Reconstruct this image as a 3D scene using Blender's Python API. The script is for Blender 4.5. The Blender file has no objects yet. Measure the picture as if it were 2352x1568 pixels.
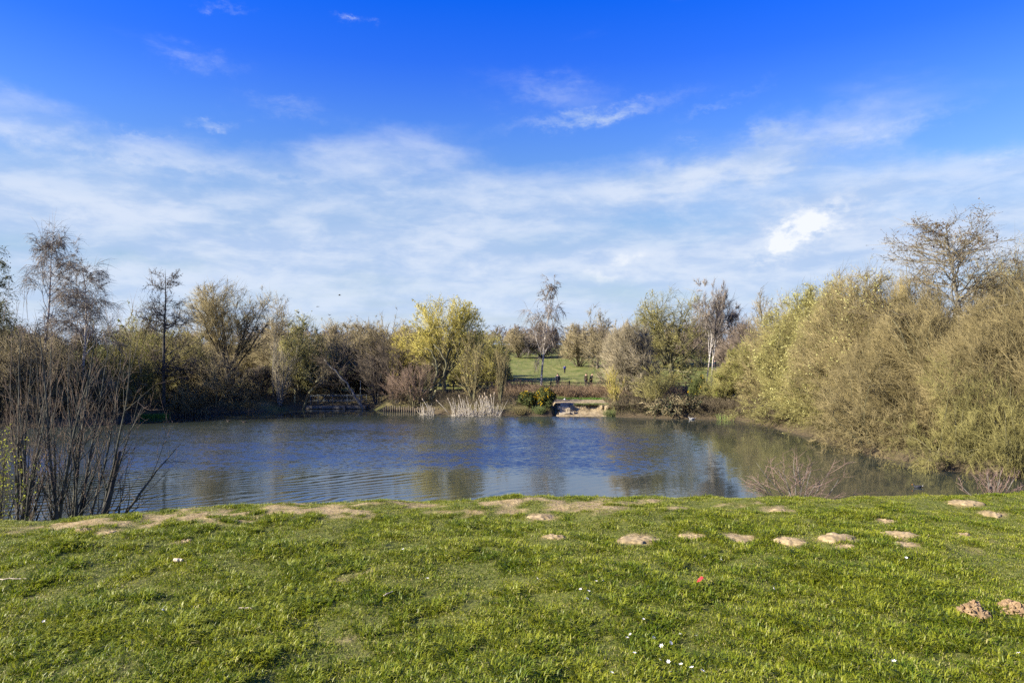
import bpy, math, random
import numpy as np
from mathutils import Vector, Matrix

SC = bpy.context.scene
COL = SC.collection
PI = math.pi
R = math.radians

# ------------------------------------------------------------------ camera
EYE = 1.6            # metres above the grass
FOC = 1568.0         # focal length in picture units (2352 units across)
CX, HY = 1176.0, 790.0
cam = bpy.data.cameras.new('camera')
cam.lens = 24.0
cam.sensor_width = 36.0
cam.clip_start = 0.05
cam.clip_end = 6000.0
camo = bpy.data.objects.new('camera', cam)
COL.objects.link(camo)
camo.location = (0, 0, EYE)
camo.rotation_euler = (R(90.22), 0, 0)
SC.camera = camo

# ------------------------------------------------------------------ light
SUN_EL = 29.0
SUN_AZ = 252.0       # compass degrees from +Y, clockwise: low in the left, a little behind the viewer
tosun = Vector((math.sin(R(SUN_AZ)) * math.cos(R(SUN_EL)), math.cos(R(SUN_AZ)) * math.cos(R(SUN_EL)), math.sin(R(SUN_EL))))
sun = bpy.data.lights.new('sun', 'SUN')
sun.energy = 5.0
sun.angle = R(0.53)
sun.color = (1.0, 0.90, 0.74)
suno = bpy.data.objects.new('sun', sun)
COL.objects.link(suno)
suno.rotation_euler = (-tosun).to_track_quat('-Z', 'Y').to_euler()
suno.location = (-40, -10, 40)

SC.view_settings.view_transform = 'Standard'
SC.view_settings.look = 'None'
SC.view_settings.gamma = 1.0
SC.view_settings.exposure = 1.36
SC.view_settings.use_curve_mapping = False
SC.cycles.use_denoising = False
SC.cycles.max_bounces = 6
SC.cycles.transparent_max_bounces = 8
SC.cycles.caustics_reflective = False
SC.cycles.caustics_refractive = False


# ------------------------------------------------------------------ node helper
class NT:
    def __init__(s, tree):
        s.t = tree
        s.n = tree.nodes
        s.l = tree.links

    def new(s, typ, **kw):
        nd = s.n.new(typ)
        for k, v in kw.items():
            setattr(nd, k, v)
        return nd

    def put(s, sock, v):
        if isinstance(v, bpy.types.NodeSocket):
            s.l.new(v, sock)
        elif v is not None:
            sock.default_value = v

    def m(s, op, a, b=None, c=None, clamp=False):
        nd = s.new('ShaderNodeMath', operation=op)
        nd.use_clamp = clamp
        s.put(nd.inputs[0], a)
        if b is not None: s.put(nd.inputs[1], b)
        if c is not None: s.put(nd.inputs[2], c)
        return nd.outputs[0]

    def ss(s, v, lo, hi, a=0.0, b=1.0):
        nd = s.new('ShaderNodeMapRange', interpolation_type='SMOOTHSTEP')
        s.put(nd.inputs[0], v); s.put(nd.inputs[1], lo); s.put(nd.inputs[2], hi)
        s.put(nd.inputs[3], a); s.put(nd.inputs[4], b)
        return nd.outputs[0]

    def mix(s, f, a, b, blend='MIX'):
        nd = s.new('ShaderNodeMix', data_type='RGBA', blend_type=blend)
        s.put(nd.inputs[0], f)
        s.put(nd.inputs[6], a if isinstance(a, bpy.types.NodeSocket) else (*a, 1)[:4])
        s.put(nd.inputs[7], b if isinstance(b, bpy.types.NodeSocket) else (*b, 1)[:4])
        return nd.outputs[2]

    def noise(s, vec, scale, detail=3.0, rough=0.5, dist=0.0, dim='3D', out=0):
        nd = s.new('ShaderNodeTexNoise', noise_dimensions=dim)
        if vec is not None: s.l.new(vec, nd.inputs['Vector'])
        nd.inputs['Scale'].default_value = scale
        nd.inputs['Detail'].default_value = detail
        nd.inputs['Roughness'].default_value = rough
        nd.inputs['Distortion'].default_value = dist
        return nd.outputs[out]

    def vec(s, x, y, z):
        nd = s.new('ShaderNodeCombineXYZ')
        s.put(nd.inputs[0], x); s.put(nd.inputs[1], y); s.put(nd.inputs[2], z)
        return nd.outputs[0]

    def sep(s, v):
        nd = s.new('ShaderNodeSeparateXYZ')
        s.l.new(v, nd.inputs[0])
        return nd.outputs

    def ramp(s, f, stops):
        nd = s.new('ShaderNodeValToRGB')
        e = nd.color_ramp.elements
        while len(e) < len(stops): e.new(0.5)
        for el, (p, c) in zip(e, stops):
            el.position = p
            el.color = (*c, 1)
        s.put(nd.inputs[0], f)
        return nd.outputs[0]

    def map(s, v, rot=(0, 0, 0), sc=(1, 1, 1), loc=(0, 0, 0)):
        nd = s.new('ShaderNodeMapping')
        s.l.new(v, nd.inputs[0])
        nd.inputs['Rotation'].default_value = rot
        nd.inputs['Scale'].default_value = sc
        nd.inputs['Location'].default_value = loc
        return nd.outputs[0]


# ------------------------------------------------------------------ sky
def build_world():
    w = bpy.data.worlds.new('World')
    SC.world = w
    w.use_nodes = True
    t = NT(w.node_tree)
    t.n.clear()
    out = t.new('ShaderNodeOutputWorld')
    bg = t.new('ShaderNodeBackground')
    t.l.new(bg.outputs[0], out.inputs[0])
    sky = t.new('ShaderNodeTexSky', sky_type='NISHITA')
    sky.sun_disc = False
    sky.sun_elevation = R(SUN_EL)
    sky.sun_rotation = R(SUN_AZ)
    sky.air_density = 1.0
    sky.dust_density = 0.3
    sky.ozone_density = 3.0
    d = t.new('ShaderNodeTexCoord').outputs['Generated']
    x, y, z = t.sep(d)
    zc = t.m('MAXIMUM', z, 0.0)
    # polarised, saturated blue: the clear sky is tinted more strongly the higher it stands
    tint = t.ramp(zc, [(0.0, (.95, .88, .90)), (0.12, (.85, .94, 1.0)), (0.22, (.86, 1.08, 1.40)), (0.30, (.56, .95, 1.78)),
                       (0.38, (.22, .71, 2.12)), (0.45, (.05, .63, 2.30)), (0.60, (.035, .5, 2.0)), (1.0, (.035, .42, 1.6))])
    clear = t.mix(1.0, sky.outputs[0], tint, 'MULTIPLY')
    # clouds: a thin high layer seen in perspective
    az = t.m('ARCTAN2', x, y)
    el = t.m('ARCSINE', zc)
    den = t.m('ADD', zc, 0.10)
    px = t.m('DIVIDE', x, den)
    py = t.m('DIVIDE', y, den)
    pv = t.vec(t.m('MULTIPLY', px, 0.55), py, 3.7)
    n1 = t.noise(pv, 1.0, 7.0, 0.46, 0.2)
    n2 = t.noise(t.vec(t.m('MULTIPLY', az, 3.0), t.m('MULTIPLY', el, 9.0), 1.3), 2.2, 8.0, 0.5, 0.3)
    n3 = t.noise(t.vec(t.m('MULTIPLY', az, 5.0), t.m('MULTIPLY', el, 15.0), 8.1), 2.6, 8.0, 0.62, 0.25)
    n4 = t.noise(t.vec(t.m('MULTIPLY', az, 9.0), t.m('MULTIPLY', el, 16.0), 2.2), 2.4, 9.0, 0.6, 0.1)
    # warp the coordinates of the individual clouds so that their rims fray
    wn = t.noise(t.vec(t.m('MULTIPLY', az, 6.0), t.m('MULTIPLY', el, 10.0), 5.0), 2.8, 10.0, 0.68, 0.0, out=1)
    wr, wg, wb = t.sep(wn)
    azw = t.m('ADD', az, t.m('MULTIPLY', t.m('SUBTRACT', wr, 0.5), 0.16))
    elw = t.m('ADD', el, t.m('MULTIPLY', t.m('SUBTRACT', wg, 0.5), 0.075))

    def blob(pxx, pyy, sx, sy, rot=0.0):
        a0 = math.atan((pxx - CX) / FOC)
        e0 = math.atan((HY - pyy) / FOC)
        da = t.m('SUBTRACT', azw, a0)
        de = t.m('SUBTRACT', elw, e0)
        c, s_ = math.cos(R(rot)), math.sin(R(rot))
        u = t.m('ADD', t.m('MULTIPLY', da, c), t.m('MULTIPLY', de, s_))
        v = t.m('SUBTRACT', t.m('MULTIPLY', de, c), t.m('MULTIPLY', da, s_))
        u = t.m('DIVIDE', u, sx / FOC)
        v = t.m('DIVIDE', v, sy / FOC)
        r2 = t.m('ADD', t.m('MULTIPLY', u, u), t.m('MULTIPLY', v, v))
        return t.m('EXPONENT', t.m('MULTIPLY', r2, -1.0))

    def total(lst):
        acc = None
        for a, b in lst:
            v = t.m('MULTIPLY', b, a)
            acc = v if acc is None else t.m('ADD', acc, v)
        return acc
    # broad veil of cloud in the lower sky, thinning out at about eighteen degrees
    veil = t.ss(el, 0.360, 0.13)
    base = t.m('ADD', t.m('MULTIPLY', n1, 0.55), t.m('MULTIPLY', n2, 0.45))
    cov = t.m('ADD', base, t.m('MULTIPLY', t.m('SUBTRACT', veil, 0.55), 0.56))
    extra = total([(0.30, blob(1880, 360, 190, 52, 8)), (0.24, blob(1600, 412, 200, 34, 6)), (0.20, blob(1770, 320, 45, 40)),
                   (0.30, blob(880, 350, 300, 80)), (0.18, blob(180, 400, 330, 34, -4)), (0.14, blob(40, 335, 90, 28)),
                   (0.26, blob(1850, 550, 130, 66, 25)),
                   (-0.26, blob(1330, 330, 170, 42, 10)), (-0.24, blob(2200, 380, 230, 42)), (-0.16, blob(590, 330, 120, 34)),
                   (-0.13, blob(1500, 500, 130, 18)), (-0.10, blob(330, 620, 200, 16))])
    cov = t.m('ADD', cov, extra)
    a_main = t.m('MULTIPLY', t.ss(cov, 0.27, 0.86), t.ss(el, .36, .20, .72, 1.0))
    # separate wisps in the clear blue
    wis = total([(1.0, blob(1360, 268, 130, 13, 7)), (0.35, blob(1270, 215, 110, 30, -8)), (0.5, blob(805, 64, 26, 6)),
                 (0.3, blob(520, 76, 30, 6)), (0.30, blob(440, 195, 70, 16, -8)), (0.6, blob(480, 328, 38, 9)),
                 (0.6, blob(500, 375, 40, 9)), (0.45, blob(1590, 350, 32, 10, -20)), (0.2, blob(1660, 258, 70, 7, 18)),
                 (0.3, blob(650, 275, 70, 16))])
    wis = t.m('MULTIPLY', wis, t.ss(n3, 0.25, 0.62))
    a = t.m('MAXIMUM', a_main, t.m('MULTIPLY', wis, 0.75))
    a = t.m('MINIMUM', a, 0.96)
    # shading of the cloud layer: thick parts grey-blue below, lit rims white
    lit = t.m('ADD', t.m('MULTIPLY', n3, 0.7), t.m('MULTIPLY', n2, 0.5))
    lit = t.ss(lit, 0.47, 0.74)
    ccol = t.mix(lit, (0.45, 0.595, 0.865), (0.685, 0.775, 0.94))
    low = t.ss(el, 0.16, 0.02)
    ccol = t.mix(t.m('MULTIPLY', low, 0.35), ccol, (0.66, 0.79, 0.95))
    bright = total([(1.0, blob(1835, 556, 62, 34, 35)), (0.9, blob(1790, 575, 40, 24, 60)), (0.8, blob(1885, 528, 70, 34, 10)), (0.7, blob(1440, 592, 34, 12)), (0.6, blob(1380, 628, 50, 16)),
                    (0.8, blob(2340, 440, 80, 10)), (0.5, blob(200, 405, 130, 18)), (0.5, blob(560, 422, 130, 9)), (0.4, blob(40, 390, 70, 14)), (0.4, blob(330, 375, 90, 12))])
    bright = t.m('MINIMUM', t.m('MULTIPLY', bright, t.ss(n4, 0.34, 0.56)), 1.0)
    ccol = t.mix(bright, ccol, (0.92, 0.95, 1.0))
    a = t.m('MAXIMUM', a, t.m('MULTIPLY', bright, 0.92))
    SKY_K = 0.05
    CK = 0.40 / SKY_K
    cl = t.mix(1.0, ccol, (CK, CK, CK), 'MULTIPLY')
    fin = t.mix(a, clear, cl)
    t.l.new(fin, bg.inputs[0])
    bg.inputs[1].default_value = SKY_K
build_world()


# ------------------------------------------------------------------ value noise for shapes and planting
def _hash(ix, iy, seed):
    n = (ix * 374761393 + iy * 668265263 + seed * 974634533) & 0xffffffff
    n = ((n ^ (n >> 13)) * 1274126177) & 0xffffffff
    n = n ^ (n >> 16)
    return (n & 0xffff) / 65535.0


def vnoise(x, y, seed=0):
    x = np.asarray(x, float); y = np.asarray(y, float)
    ix = np.floor(x).astype(np.int64); iy = np.floor(y).astype(np.int64)
    fx = x - ix; fy = y - iy
    fx = fx * fx * (3 - 2 * fx); fy = fy * fy * (3 - 2 * fy)
    a = _hash(ix, iy, seed); b = _hash(ix + 1, iy, seed)
    c = _hash(ix, iy + 1, seed); d = _hash(ix + 1, iy + 1, seed)
    return (a * (1 - fx) + b * fx) * (1 - fy) + (c * (1 - fx) + d * fx) * fy


def fbm(x, y, seed=0, oct=4, gain=0.5):
    s = 0; amp = 1.0; tot = 0
    for i in range(oct):
        s = s + amp * vnoise(x * 2 ** i, y * 2 ** i, seed + i * 17)
        tot += amp
        amp *= gain
    return s / tot


def sstep(v, lo, hi):
    t = np.clip((v - lo) / (hi - lo), 0, 1)
    return t * t * (3 - 2 * t)


# ------------------------------------------------------------------ lie of the land
WATER = -4.4


def crest_line():
    px = np.array([-1400, 0, 150, 300, 430, 600, 850, 1050, 1250, 1500, 1750, 2000, 2352, 3800])
    py = np.array([1198, 1198, 1190, 1184, 1173, 1164, 1152, 1150, 1142, 1140, 1146, 1147, 1140, 1140])
    yy = 1.69 * FOC / (py - HY)
    xx = (px - CX) / FOC * yy
    return xx, yy
CRX, CRY = crest_line()
# shore of the lake, anticlockwise
LAKE = np.array([(-90, 17.6), (-30, 17.2), (0, 17.4), (30, 17.8), (43, 18.5), (36, 22), (29, 26.5), (23.5, 29.6), (20.5, 32.5), (19.4, 37), (19.3, 43), (18.8, 49),
                 (18.0, 53.3), (16.4, 54.4), (12.8, 55.0), (9.6, 55.9), (8.0, 56.3), (4.5, 56.7), (2.6, 56.6), (0.9, 57.0), (-2.0, 57.0), (-4.7, 58.0), (-6.3, 58.2), (-7.4, 60.2),
                 (-10.4, 61.0), (-12.2, 61.6), (-13.2, 63.6), (-19.0, 63.3), (-20.2, 62.4), (-22.3, 60.7), (-25, 60.0), (-27.6, 58.8), (-29.0, 56.6), (-30.0, 55.0),
                 (-31.0, 50.2), (-36.2, 48.2), (-45, 44.5), (-60, 41), (-90, 38)], float)


def lake_sd(X, Y):
    """signed distance to the shore, negative on the water"""
    X = np.asarray(X, float); Y = np.asarray(Y, float)
    best = np.full(X.shape, 1e9)
    inside = np.zeros(X.shape, bool)
    n = len(LAKE)
    for i in range(n):
        ax, ay = LAKE[i]; bx, by = LAKE[(i + 1) % n]
        dx, dy = bx - ax, by - ay
        t = np.clip(((X - ax) * dx + (Y - ay) * dy) / (dx * dx + dy * dy), 0, 1)
        best = np.minimum(best, np.hypot(X - ax - t * dx, Y - ay - t * dy))
        with np.errstate(divide='ignore', invalid='ignore'):
            cond = ((ay > Y) != (by > Y)) & (X < (bx - ax) * (Y - ay) / (by - ay + 1e-12) + ax)
        inside ^= cond
    return np.where(inside, -best, best)


# old flattened molehills and worn patches: picture x, y, width
OLD_HILLS = [(1243, 1186, 66), (1272, 1231, 53), (1465, 1237, 87), (1592, 1231, 64), (1690, 1236, 88), (1792, 1173, 53), (1813, 1240, 70), (1923, 1232, 84), (1945, 1255, 48),
             (2076, 1248, 60), (2070, 1226, 76), (2215, 1227, 36), (2034, 1196, 52), (2215, 1153, 67), (2275, 1179, 52), (250, 1225, 60), (192, 1216, 40), (432, 1242, 40)]


def near_base(X, Y):
    yc = np.interp(X, CRX, CRY)
    d = Y - yc
    z = -0.44 * 0.5 * (np.sqrt(d * d + 0.16) + d)
    bump = (fbm(X * 1.1, Y * 1.1, 3, 4) - 0.5) * 0.12 + (fbm(X * 3.7, Y * 3.7, 9, 3) - 0.5) * 0.070
    z = z + bump * sstep(d, 6.0, -0.1) * 1.0 + (fbm(X * .25, Y * .25, 21, 3) - .5) * 0.8 * sstep(d, 1.0, 6)
    return z


def from_px(px, py, Y):
    return np.array([(px - CX) / FOC * Y, Y, EYE - (py - HY) / FOC * Y])


def near_hit(px, py):
    Y = EYE * FOC / (py - HY)
    for _ in range(12):
        X = (px - CX) / FOC * Y
        Y = 0.5 * Y + 0.5 * (EYE - float(near_base(X, Y))) * FOC / (py - HY)
    return (px - CX) / FOC * Y, Y

HILLS = []
for (hx, hy_, hw) in OLD_HILLS:
    X_, Y_ = near_hit(hx, hy_)
    HILLS.append((X_, Y_, hw / FOC * Y_ * 0.5))


def far_ground(X, Y):
    zf = np.interp(Y, [0, 56, 58.3, 61.5, 64, 66, 70, 85, 105, 125, 160, 200, 320, 900],
                   [-3.75, -3.70, -3.60, -3.50, -3.30, -3.20, -3.25, -3.30, -3.0, -2.45, -1.05, -.6, 0.3, 0.5])
    return zf + (fbm(X * .15, Y * .15, 31, 3) - .5) * 0.35


def ground(X, Y):
    X = np.asarray(X, float); Y = np.asarray(Y, float)
    sd = lake_sd(X, Y)
    land = np.minimum(far_ground(X, Y), WATER + 0.02 + 0.55 * np.maximum(sd, 0)) + (fbm(X * 1.3, Y * 1.3, 41, 3) - .5) * 0.12 * sstep(sd, 0.2, 1.5)
    land = land - 1.0 * sstep(X, 3.3, 3.9) * sstep(X, 8.7, 8.1) * sstep(Y, 60.2, 58.9) * (Y > 54)      # room for the eroded landing
    bed = WATER - np.minimum(1.2, 0.3 * np.maximum(-sd, 0)) - 0.02
    lo = np.where(sd > 0, land, bed)
    nz = near_base(X, Y)
    return np.where(Y < 30, np.maximum(nz, lo), lo)


TREES = {}


def gz(X, Y):
    return float(ground(np.array([X]), np.array([Y]))[0])


def bare_mask(X, Y):
    """0 grass .. 1 bare sandy soil, on the near bank"""
    yc = np.interp(X, CRX, CRY)
    d = yc - Y
    strip = sstep(d, -0.25, 0.10) * sstep(d, 1.25, 0.70) * (.78 + .26 * sstep(X, -3.6, -1.6)) * sstep(X, -5.2, -3.4) * sstep(X, 3.0, 1.0)
    n = fbm(X * 1.5, Y * 2.6, 51, 4, 0.6)
    n0 = fbm(X * 4.2 + 5, Y * 6.5, 57, 4, 0.62)
    b = sstep(n * .35 + n0 * .65 + strip * 0.185 - 0.13, 0.48, 0.58) * sstep(strip, 0.05, 0.5) * .95
    n2 = fbm(X * 1.2 + 40, Y * 2.2, 61, 4, 0.6)
    b = np.maximum(b, sstep(n2, 0.70, 0.74) * sstep(d, 1.8, 0.8) * sstep(X, -4.5, -2) * 0.9)
    n3 = fbm(X * 2.3 + 9, Y * 3.0, 71, 3, 0.55)
    b = np.maximum(b, sstep(n3, 0.78, 0.83) * 0.5)
    for (hx, hy_, hr) in HILLS:
        r = np.hypot((X - hx) / hr, (Y - hy_) / (hr * 0.9)) + (fbm(X * 9, Y * 9, 5, 2) - .5) * 0.5
        b = np.maximum(b, sstep(r, 1.2, 0.9))
    return b


# ------------------------------------------------------------------ mesh helpers
def mesh_from(name, verts, quads=None, tris=None, mats=(), midx=None, smooth=True):
    me = bpy.data.meshes.new(name)
    verts = np.asarray(verts, np.float32).reshape(-1, 3)
    me.vertices.add(len(verts))
    me.vertices.foreach_set('co', verts.ravel())
    q = np.zeros((0, 4), np.int32) if quads is None else np.asarray(quads, np.int32).reshape(-1, 4)
    t = np.zeros((0, 3), np.int32) if tris is None else np.asarray(tris, np.int32).reshape(-1, 3)
    loops = np.concatenate([q.ravel(), t.ravel()])
    me.loops.add(len(loops))
    me.loops.foreach_set('vertex_index', loops)
    nf = len(q) + len(t)
    me.polygons.add(nf)
    start = np.concatenate([np.arange(len(q)) * 4, len(q) * 4 + np.arange(len(t)) * 3]).astype(np.int32)
    me.polygons.foreach_set('loop_start', start)
    me.polygons.foreach_set('use_smooth', np.full(nf, smooth, bool))
    for m_ in mats: me.materials.append(m_)
    if midx is not None:
        me.polygons.foreach_set('material_index', np.asarray(midx, np.int32))
    me.update(calc_edges=True)
    me.validate()
    return me


def link(name, data, parent=None, loc=None, rot=None):
    o = bpy.data.objects.new(name, data)
    COL.objects.link(o)
    if parent is not None: o.parent = parent
    if loc is not None: o.location = loc
    if rot is not None: o.rotation_euler = rot
    return o


def thing(name, label, cat, loc=(0, 0, 0), rotz=0.0, group=None, data=None):
    o = link(name, data, None, loc, (0, 0, rotz))
    o['label'] = label
    o['category'] = cat
    if group: o['group'] = group
    return o


def kind(o, k):
    o['kind'] = k
    return o


class MB:
    """collects simple solids into one mesh"""
    def __init__(s):
        s.v = []; s.q = []; s.t = []; s.n = 0

    def add(s, v, q=None, t=None):
        v = np.asarray(v, float).reshape(-1, 3)
        if q is not None and len(q): s.q.append(np.asarray(q, int).reshape(-1, 4) + s.n)
        if t is not None and len(t): s.t.append(np.asarray(t, int).reshape(-1, 3) + s.n)
        s.v.append(v); s.n += len(v)

    def box(s, c, size, rot=None, jit=0.0, rng=None):
        hx, hy, hz = [k / 2 for k in size]
        v = np.array([(x, y, z) for x in (-hx, hx) for y in (-hy, hy) for z in (-hz, hz)])
        if jit and rng is not None: v = v + rng.normal(0, jit, v.shape)
        if rot is not None: v = v @ np.array(Matrix(rot).to_3x3() if not isinstance(rot, np.ndarray) else rot).T
        v = v + np.array(c)
        s.add(v, [(0, 1, 3, 2), (4, 6, 7, 5), (0, 4, 5, 1), (2, 3, 7, 6), (0, 2, 6, 4), (1, 5, 7, 3)])

    def tube(s, pts, rad, k=8, cap=True):
        pts = np.asarray(pts, float)[None]
        rad = np.broadcast_to(np.asarray(rad, float), (pts.shape[1],))[None]
        v, q, t = tubes(pts, rad, k, False)
        s.add(v, q, t)
        if cap:
            n = pts.shape[1]
            for ring, flip in ((0, True), (n - 1, False)):
                idx = ring * k + np.arange(k)
                c = np.asarray(pts[0, ring])
                base = s.n
                s.v.append(c[None]); s.n += 1
                idx = idx + (base - n * k)
                tr = [(base, idx[(i + 1) % k], idx[i]) if flip else (base, idx[i], idx[(i + 1) % k]) for i in range(k)]
                s.t.append(np.array(tr))

    def mesh(s, name, mats, smooth=False):
        return mesh_from(name, np.concatenate(s.v), np.concatenate(s.q) if s.q else None, np.concatenate(s.t) if s.t else None, mats, smooth=smooth)


def unit(a):
    return a / np.maximum(np.linalg.norm(a, axis=-1, keepdims=True), 1e-9)


def perp(d):
    ref = np.where(np.abs(d[..., 2:3]) < 0.9, np.array([0., 0., 1.]), np.array([1., 0., 0.]))
    u = unit(np.cross(d, ref))
    return u, np.cross(d, u)


def tubes(pts, rad, k=3, tip=True):
    """pts (N,n,3), rad (N,n): N tapered tubes; with tip the last ring is a point"""
    N, n, _ = pts.shape
    d = np.empty_like(pts)
    d[:, 1:-1] = pts[:, 2:] - pts[:, :-2]
    d[:, 0] = pts[:, 1] - pts[:, 0]
    d[:, -1] = pts[:, -1] - pts[:, -2]
    d = unit(d)
    u, w = perp(d)
    a = np.arange(k) * 2 * PI / k
    rings = n - 1 if tip else n
    ring = pts[:, :rings, None, :] + rad[:, :rings, None, None] * (np.cos(a)[None, None, :, None] * u[:, :rings, None, :] + np.sin(a)[None, None, :, None] * w[:, :rings, None, :])
    v = ring.reshape(N, rings * k, 3)
    per = rings * k
    if tip:
        v = np.concatenate([v, pts[:, -1:, :]], 1)
        per += 1
    i = np.arange(k); j = (i + 1) % k
    q = []
    for r in range(rings - 1):
        q.append(np.stack([r * k + i, r * k + j, (r + 1) * k + j, (r + 1) * k + i], 1))
    off = (np.arange(N) * per)[:, None, None]
    Q = (np.concatenate(q)[None] + off).reshape(-1, 4) if q else np.zeros((0, 4), int)
    T = np.zeros((0, 3), int)
    if tip:
        r = rings - 1
        T = (np.stack([r * k + i, r * k + j, np.full(k, per - 1)], 1)[None] + off).reshape(-1, 3)
    return v.reshape(-1, 3), Q, T


# ------------------------------------------------------------------ materials
def new_mat(name):
    m_ = bpy.data.materials.new(name)
    m_.use_nodes = True
    t = NT(m_.node_tree)
    t.n.clear()
    out = t.new('ShaderNodeOutputMaterial')
    p = t.new('ShaderNodeBsdfPrincipled')
    t.l.new(p.outputs[0], out.inputs[0])
    return m_, t, p, out


MATS = {}


def simple(name, col, rough=0.8, var=0.25, scale=6.0, col2=None, bump=0.0, metallic=0.0, transl=0.0, objrand=0.0):
    if name in MATS: return MATS[name]
    m_, t, p, out = new_mat(name)
    pos = t.new('ShaderNodeNewGeometry').outputs['Position']
    n = t.noise(pos, scale, 4.0, 0.6)
    c2 = col2 if col2 else tuple(min(1, c * (1 + var)) for c in col)
    c1 = col if col2 else tuple(c * (1 - var) for c in col)
    c = t.mix(t.ss(n, 0.35, 0.65), c1, c2)
    if objrand:
        rnd = t.new('ShaderNodeObjectInfo').outputs['Random']
        hs = t.new('ShaderNodeHueSaturation')
        t.put(hs.inputs['Value'], t.ss(rnd, 0, 1, 1 - objrand, 1 + objrand))
        t.l.new(c, hs.inputs['Color'])
        c = hs.outputs[0]
    t.l.new(c, p.inputs['Base Color'])
    p.inputs['Roughness'].default_value = rough
    p.inputs['Metallic'].default_value = metallic
    p.inputs['Specular IOR Level'].default_value = 0.25
    if bump:
        b = t.new('ShaderNodeBump')
        b.inputs['Strength'].default_value = 1.0
        b.inputs['Distance'].default_value = bump
        t.l.new(n, b.inputs['Height'])
        t.l.new(b.outputs[0], p.inputs['Normal'])
    if transl:
        tr = t.new('ShaderNodeBsdfTranslucent')
        t.l.new(c, tr.inputs[0])
        mx = t.new('ShaderNodeMixShader')
        mx.inputs[0].default_value = transl
        t.l.new(p.outputs[0], mx.inputs[1]); t.l.new(tr.outputs[0], mx.inputs[2])
        t.l.new(mx.outputs[0], out.inputs[0])
    MATS[name] = m_
    return m_


def ground_mat():
    m_, t, p, out = new_mat('ground')
    pos = t.new('ShaderNodeNewGeometry').outputs['Position']
    bare = t.new('ShaderNodeAttribute', attribute_name='bare').outputs['Fac']
    far = t.new('ShaderNodeAttribute', attribute_name='far').outputs['Fac']
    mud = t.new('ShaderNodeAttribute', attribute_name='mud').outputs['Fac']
    n1 = t.noise(pos, 0.12, 5.0, 0.6)
    n2 = t.noise(pos, 7.0, 5.0, 0.65)
    n3 = t.noise(pos, 38.0, 4.0, 0.65)
    n4 = t.noise(t.map(pos, sc=(1, .35, 1)), 0.9, 4.0, 0.6)
    near_soil = t.mix(t.ss(n2, 0.35, 0.65), (0.26, 0.195, 0.095), (0.43, 0.335, 0.175))
    near_soil = t.mix(t.m('MULTIPLY', t.ss(n3, 0.40, 0.66), 0.5), near_soil, (0.24, 0.16, 0.085))
    thatch = t.mix(t.ss(n3, 0.35, 0.65), (0.070, 0.090, 0.016), (0.16, 0.165, 0.045))
    near = t.mix(bare, thatch, near_soil)
    field = t.mix(t.ss(n4, 0.35, 0.68), (0.105, 0.130, 0.030), (0.225, 0.215, 0.075))
    field = t.mix(t.m('MULTIPLY', t.ss(n2, 0.42, 0.7), 0.5), field, (0.10, 0.13, 0.03))
    field = t.mix(t.m('MULTIPLY', t.ss(n1, 0.45, 0.7), 0.5), field, (0.17, 0.175, 0.05))
    c = t.mix(far, near, field)
    dark_groundc = t.mix(t.ss(n2, 0.35, 0.65), (0.055, 0.045, 0.028), (0.11, 0.085, 0.05))
    c = t.mix(mud, c, dark_groundc)
    t.l.new(c, p.inputs['Base Color'])
    p.inputs['Roughness'].default_value = 0.95
    p.inputs['Specular IOR Level'].default_value = 0.1
    b = t.new('ShaderNodeBump')
    b.inputs['Distance'].default_value = 0.03
    t.l.new(t.m('ADD', n2, t.m('MULTIPLY', n3, 0.4)), b.inputs['Height'])
    t.l.new(b.outputs[0], p.inputs['Normal'])
    return m_


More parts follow.
